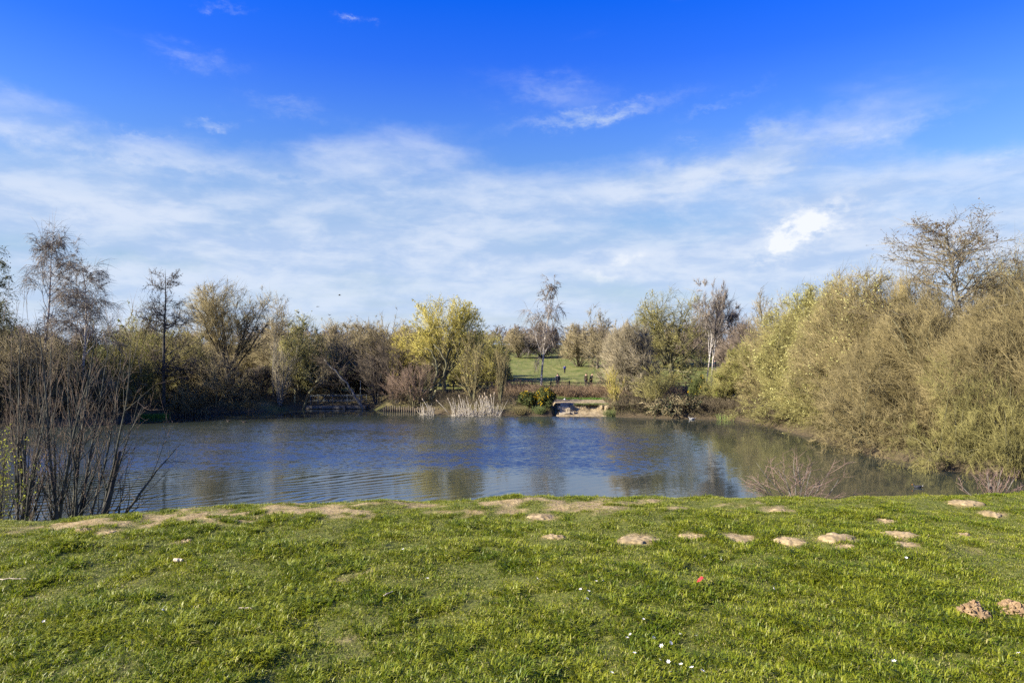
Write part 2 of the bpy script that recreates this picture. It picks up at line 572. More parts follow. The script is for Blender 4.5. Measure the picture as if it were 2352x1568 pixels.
def water_mat():
    m_, t, p, out = new_mat('lake_water')
    pos = t.new('ShaderNodeNewGeometry').outputs['Position']
    x, y, z = t.sep(pos)
    # wind on the water: a ruffled belt in the middle, sheltered margins
    nw = t.noise(t.map(pos, sc=(0.35, 1.0, 1)), 0.10, 4.0, 0.55)
    yw = t.m('ADD', y, t.m('MULTIPLY', t.m('SUBTRACT', nw, 0.5), 16.0))
    yw = t.m('ADD', yw, t.m('MULTIPLY', x, -0.10))
    belt = t.m('MULTIPLY', t.ss(yw, 30.0, 36.0), t.ss(yw, 58.0, 51.5))
    lee = t.ss(t.m('ADD', x, t.m('MULTIPLY', t.m('SUBTRACT', nw, .5), 10.0)), 13.0, 4.0)   # calm under the willows
    belt = t.m('MULTIPLY', belt, t.m('ADD', t.m('MULTIPLY', lee, 0.93), 0.07))
    patch = t.ss(t.noise(t.map(pos, sc=(0.25, 1.0, 1)), 0.22, 3.0, 0.5), 0.36, 0.62)
    ruf = t.m('MULTIPLY', belt, t.m('ADD', t.m('MULTIPLY', patch, 0.40), 0.60))
    near = t.m('MULTIPLY', t.ss(y, 42.0, 26.0), t.ss(x, 6.0, -10.0))
    # slopes of the ripples, given straight as a normal
    def rip(rot, sc, scale, det):
        r_, g_, b_ = t.sep(t.noise(t.map(pos, rot=(0, 0, rot), sc=sc), scale, det, 0.55, 0.2, out=1))
        return t.m('SUBTRACT', r_, .5), t.m('SUBTRACT', g_, .5)
    fx, fy_ = rip(.2, (.7, 1, 1), 5.0, 3.0)
    gx, gy = rip(-.25, (.45, 1, 1), .9, 2.0)
    amp = t.m('ADD', t.m('MULTIPLY', ruf, 0.55), 0.04)
    sx = t.m('MULTIPLY', t.m('ADD', t.m('MULTIPLY', fx, .55), t.m('MULTIPLY', gx, .12)), amp)
    sy = t.m('MULTIPLY', t.m('ADD', t.m('MULTIPLY', fy_, 1.0), t.m('MULTIPLY', gy, .26)), amp)
    sy = t.m('SUBTRACT', sy, t.m('MULTIPLY', ruf, .080))      # the wind leans the ripples' steep faces to the near shore
    # long wavelets running in from the left
    wd = t.noise(t.map(pos, sc=(.5, 1, 1)), .35, 3.0, .5)
    ph = t.m('ADD', t.m('MULTIPLY', x, -.50), t.m('MULTIPLY', y, .866))
    ph = t.m('ADD', t.m('MULTIPLY', ph, 2 * PI / .55), t.m('MULTIPLY', wd, 26.0))
    wamp = t.m('MULTIPLY', near, t.ss(t.noise(pos, 0.22, 2.0), 0.30, 0.60, 0.25, 1.0))
    ws = t.m('MULTIPLY', t.m('COSINE', ph), t.m('ADD', t.m('MULTIPLY', wamp, 0.045), .003))
    sx = t.m('ADD', sx, t.m('MULTIPLY', ws, -.50))
    sy = t.m('ADD', sy, t.m('MULTIPLY', ws, .866))
    nv = t.new('ShaderNodeVectorMath', operation='NORMALIZE')
    t.l.new(t.vec(sx, sy, 1.0), nv.inputs[0])
    t.l.new(nv.outputs[0], p.inputs['Normal'])
    p.inputs['Base Color'].default_value = (0.027, 0.035, 0.028, 1)
    t.l.new(t.m('ADD', t.m('MULTIPLY', ruf, 0.18), 0.06), p.inputs['Roughness'])
    p.inputs['IOR'].default_value = 1.7
    p.inputs['Specular IOR Level'].default_value = 1.0
    return m_


# ------------------------------------------------------------------ ground and lake
def axis(parts):
    out = []
    for a, b, s in parts:
        n = max(1, int(round((b - a) / s)))
        out += list(np.linspace(a, b, n, endpoint=False))
    out.append(parts[-1][1])
    return np.array(out)


def build_ground():
    xs = axis([(-900, -120, 40), (-120, -45, 3), (-45, -9, 0.6), (-9, 9, 0.1), (9, 45, 0.6), (45, 120, 3), (120, 900, 40)])
    ys = axis([(-60, -4, 4), (-4, 1.5, .4), (1.5, 9.0, 0.09), (9.0, 20, 0.4), (20, 53, 1.0), (53, 68, 0.3), (68, 200, 2.2), (200, 1200, 40)])
    X, Y = np.meshgrid(xs, ys)
    Z = ground(X, Y)
    # far skyline of low wooded hills is carried by the terrain beyond the field
    nx, ny = len(xs), len(ys)
    V = np.stack([X, Y, Z], -1).reshape(-1, 3)
    idx = np.arange(nx * ny).reshape(ny, nx)
    q = np.stack([idx[:-1, :-1], idx[:-1, 1:], idx[1:, 1:], idx[1:, :-1]], -1).reshape(-1, 4)
    me = mesh_from('ground', V, q, None, [ground_mat()])
    near = (Y < 20)
    bare = np.where(near, bare_mask(X, Y), 0.0)
    far = sstep(Y, 18, 22)
    sd = lake_sd(X, Y)
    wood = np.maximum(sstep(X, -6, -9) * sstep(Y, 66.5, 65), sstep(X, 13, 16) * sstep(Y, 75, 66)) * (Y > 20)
    wood = np.maximum(wood, sstep(X, 4.2, 3.0) * sstep(Y, 69.0, 67.5) * (Y > 50) * (.75 + .25 * fbm(X * .6, Y * .6, 4, 3)))  # darker brown ground behind the reeds, as far as the fence
    mud = np.where(Y > 20, np.maximum(sstep(sd, 1.4, 0.5), wood * 0.9), sstep(sd, 0.8, 0.2))  # mud along the shore, darker brown ground from the mask above
    pl = sstep(np.hypot((X - 7.0) / 4.2, (Y - 60.4) / 2.3), 1.05, 0.8) * (Y > 55)
    path = np.exp(-((Y - 61.8 - (fbm(X * .1, X * 0, 3, 2) - .5) * 2) / 0.7) ** 2) * (np.abs(X) < 26) * (Y > 55) * 0.8
    bare = np.maximum(bare, np.maximum(pl, path * (sd > 0.6)))
    far = far * (1 - np.maximum(pl, path * (sd > 0.6)))
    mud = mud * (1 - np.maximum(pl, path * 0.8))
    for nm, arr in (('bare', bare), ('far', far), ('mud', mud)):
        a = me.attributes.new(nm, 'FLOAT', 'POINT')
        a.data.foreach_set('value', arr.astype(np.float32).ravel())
    kind(link('ground', me), 'structure')
    # water sheet
    w = mesh_from('lake_water', [(-95, 14, WATER), (60, 14, WATER), (60, 66, WATER), (-95, 66, WATER)], [(0, 1, 2, 3)], None, [water_mat()], smooth=False)
    kind(link('lake_water', w), 'structure')
build_ground()


# ------------------------------------------------------------------ trees
ENV = [None]


def crown_env(kd, H, W, rng):
    """1 on the rounded, lobed outline a crown grows up to"""
    zc, rz = {'oak': (.48, .54), 'lowoak': (.48, .54)}.get(kd, (.0, 1.0))
    ph = rng.uniform(0, 6.28, 6)

    def q(p):
        v = p - np.array([0, 0, zc * H])
        az = np.arctan2(v[..., 1], v[..., 0]); ez = np.arctan2(v[..., 2], np.hypot(v[..., 0], v[..., 1]) + 1e-6)
        lob = 1 + .08 * np.sin(3 * az + ph[0]) * np.cos(2 * ez + ph[1]) + .06 * np.sin(5 * az + ph[2] + 3 * ez) + .05 * np.sin(9 * az + ph[3]) * np.sin(8 * ez + ph[4])
        return np.sqrt((v[..., 0] / (W / 2)) ** 2 + (v[..., 1] / (W / 2)) ** 2 + (v[..., 2] / (rz * H)) ** 2) / lob
    return q


def grow(P, D, L, Rr, nseg, wander, grav, rng, taper=0.25):
    N = len(P)
    pts = np.empty((N, nseg + 1, 3)); dirs = np.empty((N, nseg + 1, 3))
    d = unit(np.array(D, float)); p = np.array(P, float)
    step = (np.broadcast_to(L, (N,)) / nseg)[:, None]
    pts[:, 0] = p; dirs[:, 0] = d
    for i in range(nseg):
        d = d + rng.normal(0, 1, (N, 3)) * wander
        d[:, 2] += grav
        d = unit(d)
        p = p + d * step
        pts[:, i + 1] = p; dirs[:, i + 1] = d
    rad = np.broadcast_to(Rr, (N,))[:, None] * np.linspace(1, taper, nseg + 1)[None]
    L = np.broadcast_to(L, (N,)).copy()
    if ENV[0] is not None:                       # shoots stop at the outline of the crown
        q0, q1 = ENV[0](pts[:, 0]), ENV[0](pts[:, -1])
        lim = 1.0 + rng.normal(0, .035, N)
        f = np.where(q1 > lim, np.clip((lim - q0) / np.maximum(q1 - q0, 1e-3), .10, 1), 1.0)
        pts = pts[:, :1] + (pts - pts[:, :1]) * f[:, None, None]
        L = L * f
    return dict(p=pts, d=dirs, r=rad, L=L)


def spawn(b, n, t0, t1, ang, angv, lenr, lenv, rng, shape=None, radr=0.6, flat=0.0, minr=0.0):
    N, m, _ = b['p'].shape
    par = np.repeat(np.arange(N), n)
    K = len(par)
    t = rng.uniform(t0, t1, K)
    f = t * (m - 1)
    i = np.minimum(f.astype(int), m - 2); fr = (f - i)[:, None]
    P = b['p'][par, i] * (1 - fr) + b['p'][par, i + 1] * fr
    T = unit(b['d'][par, i] * (1 - fr) + b['d'][par, i + 1] * fr)
    r0 = b['r'][par, i] * (1 - fr[:, 0]) + b['r'][par, i + 1] * fr[:, 0]
    u, w = perp(T)
    az = rng.uniform(0, 2 * PI, K)[:, None]
    a = np.radians(rng.normal(ang, angv, K))[:, None]
    D = T * np.cos(a) + (u * np.cos(az) + w * np.sin(az)) * np.sin(a)
    if flat: D[:, 2] *= (1 - flat)
    L = b['L'][par] * lenr * np.clip(rng.normal(1, lenv, K), 0.35, 1.8)
    if shape is not None: L = L * shape(t)
    return P, unit(D), L, np.maximum(r0 * radr, minr)


def skeleton(kd, H, W, rng, dens=1.0, tw=1.0, lean=(0, 0)):
    """levels: thick wood, fine wood, and the tips where buds sit"""
    n = lambda v: max(2, int(round(v * dens)))
    thick, fine = [], []
    up = np.array([[0., 0., 1.]])
    ln = np.array([[lean[0], lean[1], 0.]])
    if kd == 'oak':
        t = grow(np.zeros((1, 3)), up + ln, H * .30, H * .024, 5, .05, .0, rng, .75)
        a = grow(*spawn(t, 15, .45, 1., 38, 16, 2.1, .15, rng, radr=.42), 8, .075, .045, rng, .25)
        b = grow(*spawn(a, 9, .18, 1., 34, 12, .42, .3, rng, radr=.55), 5, .11, .05, rng, .3)
        c = grow(*spawn(b, n(5), .15, 1., 38, 14, .5, .3, rng, radr=.65, minr=.008 * tw), 2, .14, .05, rng, .35)
        e = grow(*spawn(c, n(9), .1, 1., 38, 15, .55, .35, rng, radr=.75, minr=.0075 * tw), 1, .14, .04, rng, .5)
        thick = [(t, 8), (a, 6), (b, 4)]; fine = [(c, 3), (e, 3)]
    elif kd == 'lowoak':
        t = grow(np.zeros((1, 3)), up + ln, H * .38, H * .026, 5, .05, .0, rng, .75)
        a1 = grow(*spawn(t, 14, .6, 1., 40, 15, 1.6, .18, rng, radr=.42), 7, .10, .05, rng, .3)
        a2 = grow(*spawn(t, 6, .25, .6, 85, 8, 1.5, .15, rng, radr=.45, flat=.6), 8, .2, .01, rng, .25)
        a = {k: np.concatenate([a1[k], a2[k][:, :8] if a2[k].ndim > 1 else a2[k]]) for k in a1}
        b = grow(*spawn(a, 8, .15, 1., 45, 14, .45, .3, rng, radr=.6), 5, .2, .04, rng, .3)
        c = grow(*spawn(b, n(6), .15, 1., 45, 16, .5, .3, rng, radr=.65, minr=.008 * tw), 3, .2, .04, rng, .35)
        e = grow(*spawn(c, n(10), .1, 1., 45, 18, .55, .35, rng, radr=.75, minr=.0075 * tw), 1, .16, .04, rng, .5)
        thick = [(t, 8), (a, 6), (b, 4)]; fine = [(c, 3), (e, 3)]
    elif kd == 'birch':
        t = grow(np.zeros((1, 3)), up + ln, H * .97, H * .0105, 12, .045, .012, rng, .12)
        a = grow(*spawn(t, 26, .30, .97, 42, 10, .30, .2, rng, lambda s: 1.15 - .75 * s, .5), 6, .10, -.03, rng, .3)
        b = grow(*spawn(a, n(8), .25, 1., 40, 14, .48, .3, rng, radr=.6, minr=.007 * tw), 4, .12, -.16, rng, .35)
        e = grow(*spawn(b, n(11), .15, 1., 35, 15, .75, .35, rng, radr=.75, minr=.007 * tw), 2, .10, -.42, rng, .5)
        thick = [(t, 8), (a, 4)]; fine = [(b, 3), (e, 3)]
    elif kd == 'birchup':
        t = grow(np.zeros((1, 3)), up + ln, H * .97, H * .0085, 12, .05, .012, rng, .12)
        a0 = grow(*spawn(t, 3, .25, .55, 22, 5, .55, .15, rng, radr=.7), 8, .06, .05, rng, .2)
        a = grow(*spawn(t, 22, .42, .97, 35, 10, .28, .2, rng, lambda s: 1.2 - .8 * s, .5), 5, .10, .02, rng, .3)
        a2 = grow(*spawn(a0, 9, .35, .98, 35, 10, .35, .2, rng, lambda s: 1.2 - .8 * s, .5), 5, .10, .02, rng, .3)
        aa = {k: np.concatenate([a[k], a2[k]]) for k in a}
        b = grow(*spawn(aa, n(7), .2, 1., 38, 14, .5, .3, rng, radr=.6, minr=.0065 * tw), 3, .12, -.02, rng, .35)
        e = grow(*spawn(b, n(14), .15, 1., 38, 15, .7, .35, rng, radr=.75, minr=.0065 * tw), 1, .10, -.06, rng, .5)
        thick = [(t, 8), (a0, 6), (aa, 4)]; fine = [(b, 3), (e, 3)]
    elif kd == 'alder':
        t = grow(np.zeros((1, 3)), up + ln, H * .98, H * .016, 12, .03, .012, rng, .08)
        a = grow(*spawn(t, 52, .20, .97, 78, 10, .36, .2, rng, lambda s: np.clip(1.08 - s, .12, 1) ** .75, .42), 5, .13, .035, rng, .3)
        b = grow(*spawn(a, n(8), .2, 1., 48, 14, .38, .3, rng, radr=.6, minr=.008 * tw), 3, .16, .05, rng, .4)
        e = grow(*spawn(b, n(9), .15, 1., 48, 15, .6, .35, rng, radr=.75, minr=.0075 * tw), 1, .16, .05, rng, .5)
        thick = [(t, 8), (a, 4)]; fine = [(b, 3), (e, 3)]
    elif kd == 'crown_alder':
        t = grow(np.zeros((1, 3)), up + ln, H * .93, H * .017, 12, .05, .012, rng, .15)
        a = grow(*spawn(t, 38, .42, .97, 44, 10, .38, .2, rng, lambda s: np.clip(1.25 - s, .2, 1), .5), 7, .14, .045, rng, .3)
        b = grow(*spawn(a, 9, .2, 1., 45, 14, .36, .3, rng, radr=.6, minr=.009 * tw), 4, .18, .05, rng, .4)
        e = grow(*spawn(b, n(7), .15, 1., 45, 15, .55, .35, rng, radr=.75, minr=.007 * tw), 3, .22, .03, rng, .5)
        thick = [(t, 8), (a, 5)]; fine = [(b, 3), (e, 3)]
    elif kd in ('dome', 'bigdome'):
        ns = 16 if kd == 'dome' else 30
        az = np.arange(ns) * 2.399963 + rng.uniform(0, .4, ns)
        th = np.radians(((np.arange(ns) + .5) / ns) ** (.80 if kd == 'dome' else .72) * (72 if kd == 'dome' else 84))
        D = np.stack([np.sin(th) * np.cos(az), np.sin(th) * np.sin(az), np.cos(th)], 1)
        L = 1 / np.sqrt((np.sin(th) / (W / 2)) ** 2 + (np.cos(th) / H) ** 2) * rng.uniform(.80, 1.1, ns)
        Ds = unit(D * np.array([.6, .6, 1.0]) + np.array([0, 0, .25]))
        P = np.stack([D[:, 0], D[:, 1], np.zeros(ns)], 1) * W * .06
        a = grow(P, Ds, L, np.full(ns, H * .011), 7, .12, -.045, rng, .3)
        b = grow(*spawn(a, 10, .22, 1., 34, 12, .50, .3, rng, radr=.55), 4, .13, .03, rng, .3)
        c = grow(*spawn(b, n(7), .15, 1., 34, 13, .55, .3, rng, radr=.65, minr=.009 * tw), 2, .16, .03, rng, .4)
        e = grow(*spawn(c, n(11), .1, 1., 34, 14, .66, .35, rng, radr=.75, minr=.0085 * tw), 1, .15, .02, rng, .5)
        thick = [(a, 6), (b, 4)]; fine = [(c, 3), (e, 3)]
    elif kd == 'shrub':
        ns = 11
        az = rng.uniform(0, 2 * PI, ns); th = np.radians(rng.uniform(4, 26, ns))
        D = np.stack([np.sin(th) * np.cos(az), np.sin(th) * np.sin(az), np.cos(th)], 1) + ln
        P = np.stack([np.cos(az), np.sin(az), az * 0], 1) * W * .07 * rng.uniform(.2, 1, ns)[:, None]
        a = grow(P, D, H * rng.uniform(.7, 1.0, ns), np.full(ns, H * .0085), 7, .06, .02, rng, .3)
        b = grow(*spawn(a, 11, .15, 1., 30, 10, .34, .3, rng, lambda s: 1.2 - .6 * s, .6, minr=.008 * tw), 4, .10, .05, rng, .4)
        e = grow(*spawn(b, n(14), .1, 1., 32, 12, .48, .35, rng, radr=.75, minr=.007 * tw), 1, .10, .04, rng, .5)
        thick = [(a, 5)]; fine = [(b, 3), (e, 3)]
    elif kd == 'arch':
        ns = 22
        az = rng.uniform(0, 2 * PI, ns); th = np.radians(rng.uniform(10, 75, ns))
        D = np.stack([np.sin(th) * np.cos(az), np.sin(th) * np.sin(az), np.cos(th)], 1) + ln
        P = np.stack([np.cos(az), np.sin(az), az * 0], 1) * W * .12 * rng.uniform(.1, 1, ns)[:, None]
        a = grow(P, D, H * rng.uniform(.7, 1.15, ns), np.full(ns, H * .008), 8, .12, -.08, rng, .3)
        b = grow(*spawn(a, 8, .15, 1., 42, 14, .42, .3, rng, radr=.6, minr=.010 * tw), 4, .16, -.07, rng, .4)
        c = grow(*spawn(b, n(6), .1, 1., 42, 14, .45, .3, rng, radr=.7, minr=.008 * tw), 2, .16, -.05, rng, .5)
        e = grow(*spawn(c, n(9), .1, 1., 42, 14, .6, .3, rng, radr=.75, minr=.008 * tw), 1, .16, -.04, rng, .5)
        thick = [(a, 5)]; fine = [(b, 3), (c, 3), (e, 3)]
    elif kd == 'sapling':
        ns = 12
        az = rng.uniform(0, 2 * PI, ns); th = np.radians(rng.uniform(4, 62, ns))
        D = np.stack([np.sin(th) * np.cos(az), np.sin(th) * np.sin(az), np.cos(th)], 1)
        a = grow(np.zeros((ns, 3)), D, H * rng.uniform(.75, 1.0, ns), np.full(ns, .010), 8, .06, .04, rng, .25)
        b = grow(*spawn(a, 7, .15, .95, 34, 9, .42, .3, rng, lambda s: 1.2 - .6 * s, .55, minr=.0036), 5, .08, .05, rng, .45)
        e = grow(*spawn(b, 6, .2, .95, 40, 10, .35, .3, rng, radr=.7, minr=.0024), 3, .08, .04, rng, .4)
        thick = [(a, 6)]; fine = [(b, 4), (e, 3)]
    elif kd == 'poles':
        ns = 8
        az = rng.uniform(0, 2 * PI, ns); th = np.radians(rng.uniform(2, 36, ns))
        D = np.stack([np.sin(th) * np.cos(az), np.sin(th) * np.sin(az), np.cos(th)], 1) + ln
        P = np.stack([np.cos(az), np.sin(az), az * 0], 1) * .42 * rng.uniform(.3, 1, ns)[:, None]
        a = grow(P, D, H * rng.uniform(.50, 1.02, ns), rng.uniform(.020, .044, ns), 12, .075, .012, rng, .10)
        b = grow(*spawn(a, 11, .16, .97, 38, 9, .34, .3, rng, lambda s: 1.35 - .95 * s, .42), 8, .10, .04, rng, .25)
        e = grow(*spawn(b, n(3), .15, .95, 36, 12, .42, .35, rng, radr=.6, minr=.0036), 5, .13, .03, rng, .4)
        e2 = grow(*spawn(e, n(2), .2, .95, 40, 12, .45, .35, rng, radr=.7, minr=.0028), 2, .14, .02, rng, .45)
        thick = [(a, 8), (b, 5)]; fine = [(e, 3), (e2, 3)]
    return thick, fine


def fit(groups, H, W, kd='dome', rng=None):
    """scale a free-grown skeleton to its height and width"""
    fine = groups[-1][0]['p'].reshape(-1, 3)
    top = np.percentile(fine[:, 2], 98.8)
    half = np.percentile(np.hypot(fine[:, 0], fine[:, 1]), 90)
    s = np.array([np.clip(W / 2 / half, .3, 3.0)] * 2 + [H / top])
    for b, k in groups:
        b['p'] = b['p'] * s
    return s


def make_skeleton(kd, H, W, rng, dens=1.0, tw=1.0, lean=(0, 0)):
    if kd in ('dome', 'bigdome', 'oak', 'lowoak'):
        ENV[0] = crown_env(kd, H, W, rng)
        th, fi = skeleton(kd, H, W, rng, dens, tw, lean)
        ENV[0] = None
    else:
        th, fi = skeleton(kd, H, W, rng, dens, tw, lean)
        fit(th + fi, H, W, kd, rng)
    return th, fi


def build_wood(name, lst, mats, parent, tip=True):
    V, Q, T, n = [], [], [], 0
    for b, k in lst:
        v, q, t = tubes(b['p'], b['r'], k, tip)
        V.append(v); Q.append(q + n); T.append(t + n); n += len(v)
    me = mesh_from(name, np.concatenate(V), np.concatenate(Q), np.concatenate(T), mats)
    return link(name, me, parent)


def leaf_cloud(name, b, count, size, mat, parent, rng, long=1.6, droop=0.0):
    P = b['p']; N, m, _ = P.shape
    i = rng.integers(0, N, count); j = rng.uniform(.25, 1, count) * (m - 1)
    j0 = np.minimum(j.astype(int), m - 2); f = (j - j0)[:, None]
    c = P[i, j0] * (1 - f) + P[i, j0 + 1] * f
    d = unit(rng.normal(0, 1, (count, 3)) + np.array([0, 0, -droop]))
    u, w = perp(d)
    a = rng.uniform(0, 2 * PI, count)[:, None]
    s = unit(u * np.cos(a) + w * np.sin(a))
    s2 = np.cross(d, s)
    sz = (size * rng.uniform(.6, 1.3, count))[:, None]
    mid = c + d * sz * long * .5
    v = np.stack([c, mid + s * sz * .5 + s2 * sz * .12, c + d * sz * long, mid - s * sz * .5 + s2 * sz * .12], 1).reshape(-1, 3)
    q = np.arange(count * 4).reshape(-1, 4)
    return kind(link(name, mesh_from(name, v, q, None, [mat], smooth=False), parent), 'stuff')


def bark(name, c1, c2, scale=3.0):
    return simple(name, c1, .9, col2=c2, scale=scale, bump=0.01)

B_BROWN = bark('bark_brown', (.075, .060, .040), (.15, .125, .085))
B_OLIVE = bark('bark_olive', (.10, .095, .050), (.21, .195, .105))
B_GREY = bark('bark_grey', (.105, .100, .085), (.21, .20, .165))
B_DARK = bark('bark_dark', (.035, .034, .030), (.085, .082, .070))
B_YELL = bark('bark_yellow', (.28, .235, .10), (.42, .36, .18))
T_TAN = simple('twig_tan', (.138, .114, .050), .85, col2=(.265, .218, .102), scale=.8)
T_OLIVE = simple('twig_olive', (.140, .130, .042), .85, col2=(.262, .236, .082), scale=.8)
T_BROWN = simple('twig_brown', (.150, .124, .066), .85, col2=(.290, .243, .135), scale=.8)
T_GREY = simple('twig_grey', (.155, .135, .085), .85, col2=(.28, .24, .155), scale=.8)
T_RED = simple('twig_red', (.12, .086, .060), .8, col2=(.235, .165, .115), scale=2.0)
T_PURPLE = simple('twig_purple', (.112, .088, .066), .85, col2=(.21, .168, .126), scale=.8)
T_PINK = simple('twig_pink', (.13, .088, .068), .8, col2=(.27, .19, .15), scale=3)
B_POLE = bark('bark_alder', (.045, .045, .036), (.11, .11, .088), 9.0)
T_POLE = simple('twig_alder', (.075, .058, .042), .8, col2=(.17, .125, .09), scale=1.6)
T_BIRCH = simple('twig_birch', (.13, .108, .085), .85, col2=(.26, .225, .18), scale=.8)
T_YELLOW = simple('twig_yellow', (.26, .22, .05), .85, col2=(.43, .37, .10), scale=.8)
T_DARK = simple('twig_dark', (.06, .048, .034), .85, col2=(.13, .105, .075), scale=.8)
L_YELLOW = simple('catkin_yellow', (.40, .36, .06), .7, col2=(.58, .53, .14), scale=1.2, transl=.3)
L_PALE = simple('catkin_pale', (.38, .37, .12), .7, col2=(.55, .53, .22), scale=1.2, transl=.3)
L_GREEN = simple('young_leaf', (.19, .22, .04), .7, col2=(.32, .33, .07), scale=1.2, transl=.35)
L_LIME = simple('leaf_lime', (.38, .42, .04), .7, col2=(.52, .53, .08), scale=4, transl=.35)
L_CONE = simple('cone_brown', (.06, .04, .03), .8, col2=(.11, .075, .055), scale=3)
L_DARK = simple('leaf_dark', (.03, .042, .018), .6, col2=(.06, .075, .03), scale=2)
L_SAGE = simple('leaf_sage', (.10, .115, .055), .8, col2=(.18, .19, .09), scale=1.5, transl=.2)
G_GREEN = simple('gorse_green', (.045, .060, .016), .8, col2=(.10, .115, .03), scale=3)
G_FLOWER = simple('gorse_yellow', (.75, .46, .008), .7, col2=(.85, .60, .02), scale=8, transl=.2)


def birch_bark():
    m_, t, p, out = new_mat('birch_bark')
    pos = t.new('ShaderNodeNewGeometry').outputs['Position']
    n = t.noise(t.map(pos, sc=(1, 1, 3.5)), 2.2, 4.0, 0.6)
    n2 = t.noise(pos, 1.1, 3.0, 0.6)
    c = t.mix(t.ss(n, .54, .60), (.44, .405, .35), (.07, .06, .055))
    c = t.mix(t.ss(n2, .60, .70), c, (.30, .25, .20))
    t.l.new(c, p.inputs['Base Color'])
    p.inputs['Roughness'].default_value = .7
    return m_
B_BIRCH = birch_bark()

TREE_COUNT = [0]


def tree(kd, name, label, px, Y, top, wpx, bk, tw, leaf=None, seed=1, dens=1.0, twk=None, lean=(0, 0), cat='tree', group=None, lift=0.0, base_px=None, zb=None):
    rng = np.random.default_rng(seed)
    X = (px - CX) / FOC * Y
    z0 = gz(X, Y) if zb is None else zb
    ztop = EYE - (top - ((8 if px < 1000 else 4) if kd in ('dome', 'bigdome') else 0) - HY) / FOC * Y
    H = ztop - z0 + .05
    W = wpx / FOC * Y
    if twk is None: twk = max(1.0, Y / 34.0)
    th, fi = make_skeleton(kd, H, W, rng, dens, twk, lean)
    root = thing(name, label, cat, (X, Y, z0 - .1), 0, group)
    build_wood('trunk', th, [bk], root)
    cr = build_wood('crown', fi, [tw], root)
    if leaf:
        nm, count, size, lm = leaf[:4]
        leaf_cloud(nm, fi[-1][0], count, size, lm, root, rng, *(leaf[4:]))
    TREE_COUNT[0] += 1
    root['h'] = H; root['w'] = W
    TREES[seed] = root
    return root

def clone(src, name, label, px, Y, top, wpx, rotz, cat=None, group=None, zb=None):
    """another tree of the same growth: copies of the thing and of each of its parts, turned and scaled"""
    X = (px - CX) / FOC * Y
    z0 = gz(X, Y) if zb is None else zb
    H = EYE - (top - HY) / FOC * Y - z0
    h0 = src['h']; w0 = src['w']
    r = src.copy(); COL.objects.link(r)
    r.name = name; r['label'] = label
    if cat: r['category'] = cat
    if group: r['group'] = group
    r.location = (X, Y, z0 - .1); r.rotation_euler = (0, 0, rotz)
    sw = wpx / FOC * Y / w0
    r.scale = (sw, sw, H / h0)
    for ch in src.children:
        c = ch.copy(); COL.objects.link(c); c.parent = r
    return r


GL = 'trees and bushes of the left bank'
GM = 'trees and bushes of the far bank'
GR = 'willows and alder of the right bank'


